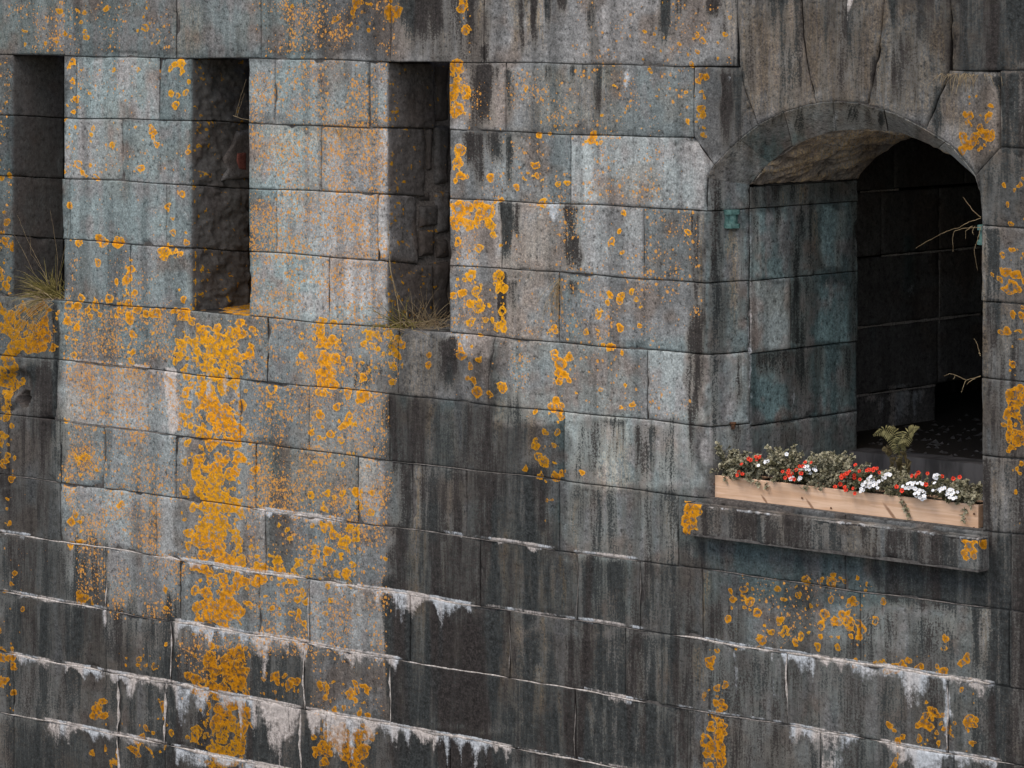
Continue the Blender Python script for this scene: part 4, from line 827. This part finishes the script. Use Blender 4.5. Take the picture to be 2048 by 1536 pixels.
struct(box('casemate_front_wall', rx + .03, 6.2, .45, YB - .012, zfl - .4, ZC + .6, 'inner'))
struct(box('casemate_front_wall', pA[0] - .02, rx + .02, .3, YB - .012, ZC - .62, ZC + .6, 'inner'))
kerb = box('inner_kerb', pA[0] - .02, rx + .02, YB - .10, YB + .10, zsill, zfl + .012, 'inner', wall)
# rubble on the casemate floor
V, F = [], []
for i in range(420):
    c = np.array([random.uniform(xw, rx), random.uniform(YB + .12, YB + 3.2), zfl]); r = random.uniform(.008, .03)
    b = len(V)
    for (dx, dy, dz) in ((1, 0, 0), (0, 1, 0), (-1, 0, 0), (0, -1, 0), (.2, .1, .8)):
        V.append(c + np.array([dx, dy, dz]) * r * np.array([random.uniform(.6, 1.4), random.uniform(.6, 1.4), random.uniform(.5, 1)]))
    F += [(b, b + 1, b + 4), (b + 1, b + 2, b + 4), (b + 2, b + 3, b + 4), (b + 3, b, b + 4)]
rb = mesh('rubble', V, F, 'core'); tag(rb, 'small stone chips scattered over the dark floor inside the window', 'rubble', kind='stuff')

# ------------------------------------------------------------------ ironwork
def lathe(cx_, cy_, z0, prof, n=14):
    V, F = [], []
    for (r, dz) in prof:
        for i in range(n): a = 2 * math.pi * i / n; V.append((cx_ + r * math.cos(a), cy_ + r * math.sin(a), z0 + dz))
    for k in range(len(prof) - 1):
        for i in range(n): F.append((k * n + i, k * n + (i + 1) % n, (k + 1) * n + (i + 1) % n, (k + 1) * n + i))
    F.append(tuple(range(n))[::-1]); F.append(tuple(range((len(prof) - 1) * n, len(prof) * n)))
    return V, F
s0 = PW.s_of(1462); hp = PW.map(np.array([s0]), np.array([0.0]))
hx, hy = hp[0][0][0], hp[0][0][1]; hn = hp[1][0]
def on_px(X, Y, x, y):
    dd = (x - CAM[0]) * DIR[0] + (y - CAM[1]) * DIR[1]; return ZC - (Y - YH) / FOC * dd
def hinge(x, y, nrm, ztop_, h, label, wdt=.045):
    e = empty('hinge_bracket', (x, y, ztop_ - h)); tag(e, label, 'hinge', 'green iron hinges in the window reveal')
    px_, py_ = x + nrm[0] * .018, y + nrm[1] * .018
    def slab(name, z0, z1, wd, out):
        tx, ty = -nrm[1], nrm[0]; V = []
        for zz in (z0, z1):
            for (a, b) in ((-wd, -.02), (wd, -.02), (wd, out * .6), (wd * .6, out), (-wd * .6, out), (-wd, out * .6)): V.append((x + tx * a + nrm[0] * b, y + ty * a + nrm[1] * b, zz))
        F = [(0, 5, 4, 3, 2, 1), (6, 7, 8, 9, 10, 11)] + [(i, (i + 1) % 6, 6 + (i + 1) % 6, 6 + i) for i in range(6)]
        mesh(name, V, F, 'verdigris', e)
    slab('top_plate', ztop_ - h * .25, ztop_, wdt, .048); slab('bottom_plate', ztop_ - h, ztop_ - h * .76, wdt, .048); slab('back_plate', ztop_ - h * .77, ztop_ - h * .24, wdt * .9, .012)
    V, F = lathe(px_, py_, ztop_ - h * .77, [(.024, 0), (.024, h * .54)]); mesh('pin', V, F, 'verdigris', e, smooth=False)
hinge(hx, hy, hn, on_px(1462, 419, hx, hy), .108, 'green corroded iron hinge bracket on the left window reveal')
k_ = PR.S[np.argmin(np.abs(PR.y - .15) + (PR.S < lB * .9) * 9)]; hq = PR.map(np.array([k_]), np.array([0.0])); qx, qy = hq[0][0][:2]
hinge(qx, qy, hq[1][0], on_px(1960, 450, qx, qy), .108, 'green iron hinge edge showing past the right side of the window')
sp = PW.map(np.array([PW.s_of(1464)]), np.array([0.0])); nx_, ny_ = sp[0][0][:2]; nn = sp[1][0]
e = empty('rusty_spike', (nx_, ny_, on_px(1464, 846, nx_, ny_))); tag(e, 'small rusty iron stub in the joint low on the left reveal', 'spike')
V, F = lathe(nx_ + nn[0] * .012, ny_ + nn[1] * .012, on_px(1464, 858, nx_, ny_), [(.010, 0), (.013, .012), (.014, .030), (.010, .036)]); mesh('stub', V, F, 'rust', e)
V, F = lathe(nx_ + nn[0] * .012, ny_ + nn[1] * .012, on_px(1464, 848, nx_, ny_), [(.019, 0), (.021, .006), (.018, .012)]); mesh('collar', V, F, 'rust', e)

# ------------------------------------------------------------------ flower box
bx0, bx1 = at(1426, 1002, .05)[0], at(1956, 1061, .05)[0]; bz0 = zsill + .004; bh = .152; by0, by1 = .05, .285
fbx = empty('flower_box', ((bx0 + bx1) / 2, .15, bz0)); tag(fbx, 'long new pine flower box standing on the window sill', 'flower box')
def board(name, x0, x1, y0, y1, z0, z1, b=.0025):
    n = 24; V = []; F = []
    # a sawn board with eased edges, a little warped
    prof = [(y0 + b, z0), (y1 - b, z0), (y1, z0 + b), (y1, z1 - b), (y1 - b, z1), (y0 + b, z1), (y0, z1 - b), (y0, z0 + b)]
    for i in range(n + 1):
        t = i / n; x = x0 + (x1 - x0) * t; wv = .003 * math.sin(t * 7 + y0 * 9) if x1 - x0 > .5 else 0
        V += [(x, yy + wv, zz + wv * .3) for yy, zz in prof]
    for i in range(n):
        for j in range(8): F.append((i * 8 + j, i * 8 + (j + 1) % 8, (i + 1) * 8 + (j + 1) % 8, (i + 1) * 8 + j))
    F.append(tuple(range(8))); F.append(tuple(range(n * 8, n * 8 + 8))[::-1])
    return mesh(name, V, F, 'wood', fbx, origin=(x0, y0, z0))
board('front_board', bx0, bx1, by0, by0 + .021, bz0, bz0 + bh); board('back_board', bx0, bx1, by1 - .021, by1, bz0, bz0 + bh - .012)
board('end_board', bx0 + .001, bx0 + .022, by0 + .023, by1 - .023, bz0 + .001, bz0 + bh - .004); board('end_board', bx1 - .022, bx1 - .001, by0 + .023, by1 - .023, bz0 + .001, bz0 + bh - .004)
board('bottom_board', bx0 + .024, bx1 - .024, by0 + .023, by1 - .023, bz0 + .001, bz0 + .02)
V, F = [], []; nxs, nys = 60, 8
for i in range(nxs + 1):
    for j in range(nys + 1):
        x = bx0 + .023 + (bx1 - bx0 - .046) * i / nxs; y = by0 + .0225 + (by1 - by0 - .045) * j / nys; V.append((x, y, bz0 + bh - .03 + .018 * float(fbm(x * 14, y * 14, 3))))
for i in range(nxs):
    for j in range(nys): a = i * (nys + 1) + j; F.append((a, a + nys + 1, a + nys + 2, a + 1))
mesh('soil', V, F, 'soil', fbx)
scr = None
for (X, Y) in ((1428, 968), (1430, 996), (1435, 998), (1462, 1003), (1497, 1006), (1572, 1015), (1604, 1019), (1604, 996), (1622, 1022), (1662, 1016), (1721, 1032), (1758, 1038), (1800, 1043), (1876, 1050), (1917, 1055), (1948, 1056), (1948, 1028)):
    p = at3(X, Y, by0 - .004)
    if scr is None:
        V, F = [], []
        for (r, d_) in ((.0065, 0), (.0062, -.0015), (.004, -.0025)):
            for i in range(8): a = 2 * math.pi * i / 8; V.append((r * math.cos(a), d_, r * math.sin(a)))
        for k in range(2):
            for i in range(8): F.append((k * 8 + i, k * 8 + (i + 1) % 8, (k + 1) * 8 + (i + 1) % 8, (k + 1) * 8 + i))
        F.append(tuple(range(16, 24))); scr = bpy.data.meshes.new('screw_head'); scr.from_pydata(V, [], F); scr.materials.append(M['rust'])
    link('screw_head', scr, fbx, p)

# ------------------------------------------------------------------ plants in the box
def leaf_verts(p, d, n, L, W):
    """a small folded leaf from p along d, with n roughly its upper side"""
    d = d / np.linalg.norm(d); s = np.cross(d, n); s /= np.linalg.norm(s) + 1e-9; u = np.cross(s, d)
    m1, m2 = p + d * L * .38, p + d * L * .74
    return [p, m1 + s * W + u * W * .35, m2 + s * W * .75 + u * W * .25 - u * L * .05, p + d * L - u * L * .14, m2 - s * W * .75 + u * W * .25 - u * L * .05, m1 - s * W + u * W * .35, m1 - u * W * .05, m2 - u * L * .05]
LEAF_F = [(0, 1, 6), (1, 2, 7, 6), (2, 3, 7), (0, 6, 5), (6, 7, 4, 5), (7, 3, 4)]
def tube(V, F, pts, r0, r1, n=5):
    b = len(V); pts = [np.array(p, float) for p in pts]
    for i, p in enumerate(pts):
        d = pts[min(i + 1, len(pts) - 1)] - pts[max(i - 1, 0)]; d /= np.linalg.norm(d) + 1e-9
        a = np.cross(d, [.3, .2, 1.0] if abs(d[2]) < .9 else [1, 0, 0]); a /= np.linalg.norm(a); c = np.cross(d, a); r = r0 + (r1 - r0) * i / max(1, len(pts) - 1)
        for k in range(n): q = 2 * math.pi * k / n; V.append(p + (a * math.cos(q) + c * math.sin(q)) * r)
    for i in range(len(pts) - 1):
        for k in range(n): F.append((b + i * n + k, b + i * n + (k + 1) % n, b + (i + 1) * n + (k + 1) % n, b + (i + 1) * n + k))
def stems(base, tips, mat, parent, leaf=.018, dens=1.0, name='foliage'):
    V, F = [], []
    for tip in tips:
        p0 = base + RNG.normal(0, .012, 3) * [1.6, 1, .2]; p2 = np.array(tip); mid = (p0 + p2) / 2 + [0, 0, .03 + .03 * random.random()]
        n = 9; pts = [(1 - t) ** 2 * p0 + 2 * t * (1 - t) * mid + t * t * p2 for t in np.linspace(0, 1, n)]
        tube(V, F, pts, .0016, .0009, 4)
        ln = sum(np.linalg.norm(pts[i + 1] - pts[i]) for i in range(n - 1)); k = int(ln / .0095 * dens) + 3
        for i in range(k):
            t = .22 + .78 * i / (k - 1); p = (1 - t) ** 2 * p0 + 2 * t * (1 - t) * mid + t * t * p2
            for sgn in (-1, 1):
                d = RNG.normal(0, 1, 3); d = d / np.linalg.norm(d) * .9 + np.array([0, -.35, .25]); L = leaf * random.uniform(.55, 1.25)
                b = len(V); V += leaf_verts(p, d, np.array([0, -.55, .9]) + RNG.normal(0, .35, 3), L, L * .36); F += [tuple(b + q for q in f) for f in LEAF_F]
    return mesh(name, V, F, mat, parent, origin=base)
def flower_mesh(name, n, R, cup, mats, heart):
    V = [(0, 0, 0)]; F = []; fm = []
    for i in range(n):
        a0 = 2 * math.pi * i / n; b = len(V)
        for (r, da, h) in ((heart, -.5 * 2 * math.pi / n, cup * .35), (heart, .5 * 2 * math.pi / n, cup * .35), (R * .86, .46 * 2 * math.pi / n, cup), (R, .15 * 2 * math.pi / n, cup * .85), (R, -.15 * 2 * math.pi / n, cup * .85), (R * .86, -.46 * 2 * math.pi / n, cup)):
            V.append((r * math.cos(a0 + da), r * math.sin(a0 + da), h))
        F.append((b, b + 1, b + 2, b + 3, b + 4, b + 5)); fm.append(0); F.append((0, b, b + 1)); fm.append(1)
    me = bpy.data.meshes.new(name); me.from_pydata(V, [], [f if len(f) > 3 else (f[0], f[1], f[2]) for f in F])
    for m in mats: me.materials.append(M[m])
    me.polygons.foreach_set('material_index', fm); me.update(); return me
FM_R = flower_mesh('red_flower', 5, .0175, .008, ('red', 'redheart'), .006); FM_W = flower_mesh('white_flower', 5, .0165, .004, ('white', 'yellow'), .0036)
def zpt(zx, zy): return 1380 + zx / 3.0659, 800 + zy / 3.0659
def put_flower(me, X, Y, yy, parent, base):
    p = at3(X, Y, yy); o = link('flower', me, parent, p)
    nrm = Vector((.35 + random.uniform(-.5, .5), -.85 + random.uniform(-.3, .3), .45 + random.uniform(-.35, .45))).normalized()
    o.rotation_euler = nrm.to_track_quat('Z', 'Y').to_euler(); o.rotation_euler.rotate_axis('Z', random.uniform(0, 6)); s = random.uniform(.56, .82); o.scale = (s, s, s)
    return np.array(p)
zs_soil = bz0 + bh - .018
def plant(name, label, cat, X, flowers, fmesh, ext, n, mat='leaf', leaf=.023, up=.10, group=None, trail=(), yc=.15, dens=1.0):
    """X: photo column of its root; flowers: photo places in the enlarged view; ext: half width of the cushion in metres; trail: tips hanging over the board"""
    bx = at(X, 0, yc)[0]; base = np.array([bx, yc, zs_soil]); e = empty(name, tuple(base)); tag(e, label, cat, group)
    tips = []
    for i in range(int(n * 2.8)):
        a = random.uniform(-1, 1); q = random.random()
        tips.append(np.array([bx + a * ext * 1.1, random.uniform(.005, .25), zs_soil + up * 1.5 * (1 - .45 * a * a) * (.25 + .75 * q)]))
    for (zx, zy) in trail:
        tips.append(np.array(at3(*zpt(zx, zy), by0 - random.uniform(.008, .022))))
    stp = []
    for (zx, zy) in flowers:
        Xf, Yf = zpt(zx, zy); yy = random.uniform(-.03, .02) if zy > 500 else random.uniform(-.01, .05)
        stp.append(put_flower(fmesh, Xf, Yf, yy, e, base) + [0, .012, -.006])
    stems(base, tips + stp, mat, e, leaf, dens)
    return e
G1, G2, G3 = 'grey leaved trailing plants in the flower box', 'red flowering plants in the flower box', 'white flowering plants in the flower box'
plant('trailing_plant', 'bushy grey green trailing plant spilling over the left end of the flower box', 'plant', 1452, [], None, .17, 26, up=.15, group=G1, trail=[(25, 355), (60, 400), (110, 325), (130, 430), (215, 500), (250, 470), (290, 490), (80, 370)], dens=1.15)
plant('trailing_plant', 'grey green plant with broad leaves hanging over the board near the left end', 'plant', 1510, [], None, .11, 14, up=.10, leaf=.024, group=G1, trail=[(380, 505), (420, 530), (475, 535), (350, 480)])
plant('trailing_plant', 'tall grey green tuft behind the first white flowers', 'plant', 1572, [], None, .14, 20, up=.16, group=G1, trail=[(520, 470), (500, 490)])
plant('trailing_plant', 'widest grey green mound in the middle of the flower box', 'plant', 1672, [], None, .19, 30, up=.155, group=G1, trail=[(690, 545), (740, 520), (800, 560), (770, 540), (850, 520)], dens=1.1)
plant('trailing_plant', 'grey green plant trailing two thin shoots down the front board', 'plant', 1800, [], None, .16, 20, up=.11, group=G1, trail=[(1210, 570), (1280, 590), (1300, 640), (1330, 690), (1345, 730)])
plant('trailing_plant', 'grey green plant hanging over the right end of the flower box', 'plant', 1928, [], None, .13, 24, up=.10, group=G1, trail=[(1640, 640), (1690, 700), (1680, 745), (1730, 650), (1700, 620), (1660, 600), (1750, 600)], dens=1.1)
plant('flowering_plant', 'few small red flowers between the two leftmost grey plants', 'flowers', 1482, [(360, 362), (405, 350), (430, 352), (318, 395), (291, 462), (321, 456), (300, 441), (372, 370), (415, 365)], FM_R, .07, 5, 'leafdark', .014, .08, G2)
plant('flowering_plant', 'orange red flowers beside the small white clump, left of the middle', 'flowers', 1582, [(568, 440), (605, 432), (625, 452), (653, 431), (583, 478), (608, 466), (600, 448), (672, 408), (690, 408), (708, 384), (745, 385), (683, 452), (640, 486), (618, 478)], FM_R, .09, 6, 'leafdark', .014, .08, G2)
plant('flowering_plant', 'largest cluster of red flowers, in the middle of the flower box', 'flowers', 1705, [(935, 465), (930, 478), (950, 458), (962, 452), (980, 440), (1008, 462), (1008, 480), (1040, 438), (1085, 434), (1098, 430), (1125, 432), (1150, 420), (1162, 446), (920, 516), (890, 534), (950, 536), (957, 554), (1001, 543), (1012, 574), (1042, 488), (1015, 400), (925, 470), (945, 470), (1128, 424)], FM_R, .13, 10, 'leafdark', .014, .08, G2)
plant('flowering_plant', 'red flowers above the white clumps, right of the middle', 'flowers', 1838, [(1363, 466), (1390, 462), (1400, 446), (1408, 452), (1456, 451), (1385, 470), (1447, 519), (1267, 534), (1302, 556), (1548, 470), (1615, 482), (1655, 474)], FM_R, .13, 8, 'leafdark', .014, .08, G2)
plant('flowering_plant', 'small clump of white flowers left of the middle of the flower box', 'flowers', 1612, [(705, 410), (722, 406), (738, 412), (758, 422), (770, 432), (712, 424), (730, 428), (682, 436), (690, 428), (676, 478), (668, 488), (628, 478), (618, 484), (740, 450), (765, 415), (478, 376), (462, 380), (593, 332), (420, 402)], FM_W, .09, 5, 'leafdark', .014, .07, G3)
plant('flowering_plant', 'white flower clump right beside the largest red cluster', 'flowers', 1736, [(1110, 470), (1095, 485), (1120, 488), (1075, 505), (1092, 510), (1110, 508), (1130, 505), (1060, 520), (1080, 528), (1100, 530), (1125, 525), (1050, 545), (1065, 552), (1048, 560), (1140, 515), (1185, 465), (1200, 460), (1215, 456), (1228, 460), (1195, 478), (1180, 490), (1158, 500), (1150, 540)], FM_W, .09, 6, 'leafdark', .014, .06, G3)
plant('flowering_plant', 'largest white flower clump drooping over the board right of the middle', 'flowers', 1830, [(1335, 515), (1350, 508), (1365, 515), (1378, 508), (1395, 512), (1410, 508), (1425, 515), (1320, 540), (1340, 540), (1360, 535), (1380, 545), (1395, 550), (1410, 552), (1425, 560), (1440, 570), (1380, 575), (1390, 585), (1405, 575), (1420, 585), (1435, 590), (1410, 600), (1425, 608), (1440, 602), (1400, 565), (1305, 530)], FM_W, .09, 6, 'leafdark', .014, .05, G3)
plant('flowering_plant', 'two white flower clumps by the right end of the flower box', 'flowers', 1895, [(1500, 462), (1515, 458), (1528, 465), (1495, 475), (1510, 478), (1500, 510), (1490, 555), (1510, 556), (1528, 548), (1545, 545), (1560, 540), (1580, 560), (1595, 552), (1610, 555), (1575, 580), (1590, 575), (1605, 580), (1620, 570), (1640, 565), (1600, 598), (1615, 605), (1630, 598), (1590, 600), (1535, 560)], FM_W, .10, 6, 'leafdark', .014, .05, G3)

# fern behind the box
fy = .42; fb = at3(1800, 985, fy); fb.z = zsill + .006
fern = empty('fern', fb); tag(fern, 'fern with arching fronds standing behind the flower box', 'fern')
def frond(pts, L, mat, up=0.3):
    V, F = [], []; P_ = [np.array(at3(x, y, yy)) for x, y, yy in pts]; P_[0] = P_[0] if len(pts) else None
    t = np.linspace(0, 1, len(P_)); q = np.linspace(0, 1, 34); C_ = np.stack([np.interp(q, t, [p[i] for p in P_]) for i in range(3)], -1)
    for i in range(3): C_[1:-1, i] = (C_[:-2, i] + 2 * C_[1:-1, i] + C_[2:, i]) / 4
    tube(V, F, C_, .0028, .0008, 5)
    for i in range(14, 34):
        d = C_[i] - C_[i - 1]; d /= np.linalg.norm(d); f_ = (i - 14) / 19; l = L * max(.18, math.sin(math.pi * (.30 + .66 * f_)))
        for s_ in (-1, 1):
            side = np.cross(d, [.45, -.7, .5]); side /= np.linalg.norm(side); dd = side * s_ + d * .30 + np.array([0, 0, -.55]); b = len(V)
            V += leaf_verts(C_[i], dd, np.array([.3, -.6, .7]), l, l * .085 + .001); F += [tuple(b + k for k in f2) for f2 in LEAF_F]
    return mesh('frond', V, F, mat, fern, origin=tuple(C_[0]))
frond([(1800, 985, fy), (1800, 935, fy), (1799, 895, fy - .01), (1790, 868, fy - .03), (1770, 857, fy - .05), (1748, 870, fy - .08)], .060, 'fern'); frond([(1801, 985, fy), (1803, 930, fy), (1806, 890, fy), (1816, 868, fy), (1826, 858, fy - .02), (1838, 855, fy - .04)], .045, 'fern')
frond([(1800, 985, fy), (1799, 930, fy), (1797, 890, fy), (1790, 862, fy - .01), (1786, 850, fy - .02)], .020, 'fern'); frond([(1800, 985, fy), (1802, 925, fy), (1798, 893, fy - .03), (1803, 878, fy - .06), (1807, 885, fy - .09)], .050, 'fern')
frond([(1799, 985, fy), (1796, 935, fy), (1786, 905, fy - .02), (1775, 896, fy - .05), (1765, 900, fy - .07)], .040, 'ferndark'); frond([(1801, 985, fy), (1806, 945, fy), (1808, 915, fy - .03), (1812, 905, fy - .06)], .050, 'ferndark'); frond([(1799, 985, fy), (1796, 950, fy - .02), (1790, 925, fy - .05), (1780, 918, fy - .08)], .045, 'ferndark'); frond([(1801, 985, fy), (1806, 955, fy - .03), (1814, 930, fy - .06), (1822, 925, fy - .09)], .035, 'ferndark')

# ------------------------------------------------------------------ grasses and stalks growing from the joints
def blade(V, F, p, d, L, w_, droop, seg=7):
    d = np.array(d, float); d /= np.linalg.norm(d); s_ = np.cross(d, [.5, -.6, .3]); s_ /= np.linalg.norm(s_); b = len(V); q = np.array(p, float)
    for i in range(seg + 1):
        t = i / seg; ww = w_ * (1 - t) ** .7 + .0003; V.append(q + s_ * ww); V.append(q - s_ * ww); d = d + np.array([0, 0, -droop / seg]); d /= np.linalg.norm(d); q = q + d * L / seg
    for i in range(seg): a = b + 2 * i; F.append((a, a + 1, a + 3, a + 2))
def tuft(name, label, cat, base, n, spread, L, w_, droop, mat, lean=(0, -.5, .8), part='blades'):
    e = empty(name, tuple(base)); tag(e, label, cat); V, F = [], []
    for i in range(n):
        p = np.array(base) + RNG.normal(0, 1, 3) * spread; d = np.array(lean) + RNG.normal(0, .42, 3); blade(V, F, p, d, L * random.uniform(.45, 1.15), w_ * random.uniform(.6, 1.2), droop * random.uniform(.3, 1.5))
    mesh(part, V, F, mat, e, origin=tuple(base)); return e
def stalk(e, pts, r=.0022, mat='straw', name='stalk'):
    V, F = [], []; P_ = [np.array(at3(*p)) for p in pts]; t = np.linspace(0, 1, len(P_)); q = np.linspace(0, 1, 4 * len(P_)); C_ = np.stack([np.interp(q, t, [p[i] for p in P_]) for i in range(3)], -1)
    C_ += RNG.normal(0, .0012, C_.shape); tube(V, F, C_, r, r * .45, 5); return mesh(name, V, F, mat, e, origin=tuple(C_[0]))
b1 = np.array(at3(112, 598, .10)); e = tuft('grass_tuft', 'green and straw grass tuft on the floor of the leftmost slit', 'grass', b1, 170, [.05, .03, .012], .30, .0035, 1.3, 'grass', (-.55, -.35, .75))
V, F = [], []
for i in range(120): blade(V, F, b1 + RNG.normal(0, 1, 3) * [.05, .03, .01] + [.02, -.04, -.01], np.array([-.7, -.5, .1]) + RNG.normal(0, .35, 3), random.uniform(.12, .36), .0022, 1.0)
mesh('dry_blades', V, F, 'straw', e, origin=tuple(b1))
for pts in ([(108, 590, .1), (80, 530, .06), (55, 480, .04), (35, 430, .02)], [(110, 590, .1), (70, 550, .05), (45, 500, .03), (28, 468, .0)], [(112, 590, .1), (116, 520, .05), (106, 450, .02), (100, 420, .0)], [(105, 590, .1), (75, 565, .05), (50, 545, .02), (32, 540, -.02)], [(112, 590, .08), (122, 530, .02), (135, 470, -.02), (137, 440, -.03)], [(108, 592, .1), (88, 545, .06), (62, 508, .03), (60, 470, .02)]): stalk(e, pts, .0016)
b3 = np.array(at3(845, 655, .2)); e = tuft('grass_tuft', 'matted dry straw on the floor of the slit nearest the window', 'grass', b3, 230, [.10, .09, .012], .26, .0018, .7, 'straw', (.15, -.2, .25), 'dry_blades')
b4 = np.array(at3(800, 655, .06)); V, F = [], []
for i in range(40): blade(V, F, b4 + RNG.normal(0, 1, 3) * [.05, .02, .006], np.array([-.25, -.4, .6]) + RNG.normal(0, .5, 3), random.uniform(.08, .26), .0032, .7)
mesh('blades', V, F, 'grass', e, origin=tuple(b4))
for pts in ([(803, 662, .03), (799, 625, -.01), (792, 590, -.02), (782, 545, -.03), (779, 510, -.03), (776, 440, -.02)], [(815, 628, .06), (800, 600, .0), (790, 575, -.02), (783, 548, -.03), (778, 520, -.03)], [(812, 622, .05), (815, 635, .03), (806, 650, .02)]): stalk(e, pts, .0036)
def dry(name, label, stalks, r=.002):
    e = empty(name, tuple(at3(*stalks[0][0]))); tag(e, label, 'dry grass', 'dry grass growing from joints')
    for s_ in stalks: stalk(e, s_, r)
    return e
dry('dry_stalk', 'long bent straw stalks reaching into the window from the right hinge', [[(1962, 436, .0), (1935, 445, -.02), (1918, 455, -.02), (1895, 462, -.03), (1868, 475, -.04), (1832, 496, -.05)], [(1962, 455, .0), (1930, 456, -.02), (1908, 462, -.03), (1905, 480, -.03), (1906, 503, -.03)], [(1962, 452, 0), (1955, 480, -.01), (1948, 500, -.02), (1955, 540, -.01)], [(1962, 435, 0), (1945, 420, -.01), (1938, 410, -.01), (1926, 394, -.02)], [(1945, 452, -.01), (1931, 462, -.02), (1931, 478, -.02)], [(1950, 452, -.01), (1945, 462, -.01), (1947, 470, -.01)]], .0017)
dry('dry_stalk', 'forked straw twig halfway up the right side of the window', [[(1962, 752, 0), (1945, 757, -.01), (1932, 760, -.02), (1915, 752, -.03), (1900, 747, -.03), (1888, 752, -.04)], [(1932, 760, -.02), (1927, 772, -.02), (1922, 786, -.02)], [(1950, 757, -.01), (1938, 763, -.02), (1934, 769, -.02)], [(1910, 751, -.03), (1907, 758, -.03)]], .0019)
dry('dry_stalk', 'small dark twig on the right window edge between the two straw clumps', [[(1961, 712, 0), (1955, 690, -.01), (1949, 677, -.02)], [(1961, 708, 0), (1957, 706, -.01)]], .0022)
dry('dry_stalk', 'two straw stalks standing in the top of the middle slit', [[(470, 234, .02), (478, 205, .0), (486, 180, -.01), (493, 158, -.02)], [(474, 232, .02), (484, 200, .0), (489, 185, -.01)], [(466, 231, .02), (480, 236, .0), (510, 242, -.02), (530, 250, -.02)]], .0016)
e = tuft('dry_tuft', 'thin dry wisp hanging from a vertical joint left of the window', 'dry grass', np.array(at3(1117, 562, -.004)), 26, [.006, .003, .01], .30, .0013, 1.6, 'straw', (-.12, -.12, -.9)); e['group'] = 'dry grass growing from joints'
e = tuft('dry_tuft', 'short dry fringe hanging under the joint right of the arch', 'dry grass', np.array(at3(1925, 148, -.004)), 70, [.075, .002, .004], .11, .0011, 1.2, 'straw', (-.1, -.15, -.9)); e['group'] = 'dry grass growing from joints'
e = tuft('dry_tuft', 'faint dry wisps on the joint between the middle and right slits', 'dry grass', np.array(at3(690, 256, -.004)), 34, [.10, .002, .003], .16, .0010, 1.2, 'straw', (-.25, -.12, -.7)); e['group'] = 'dry grass growing from joints'
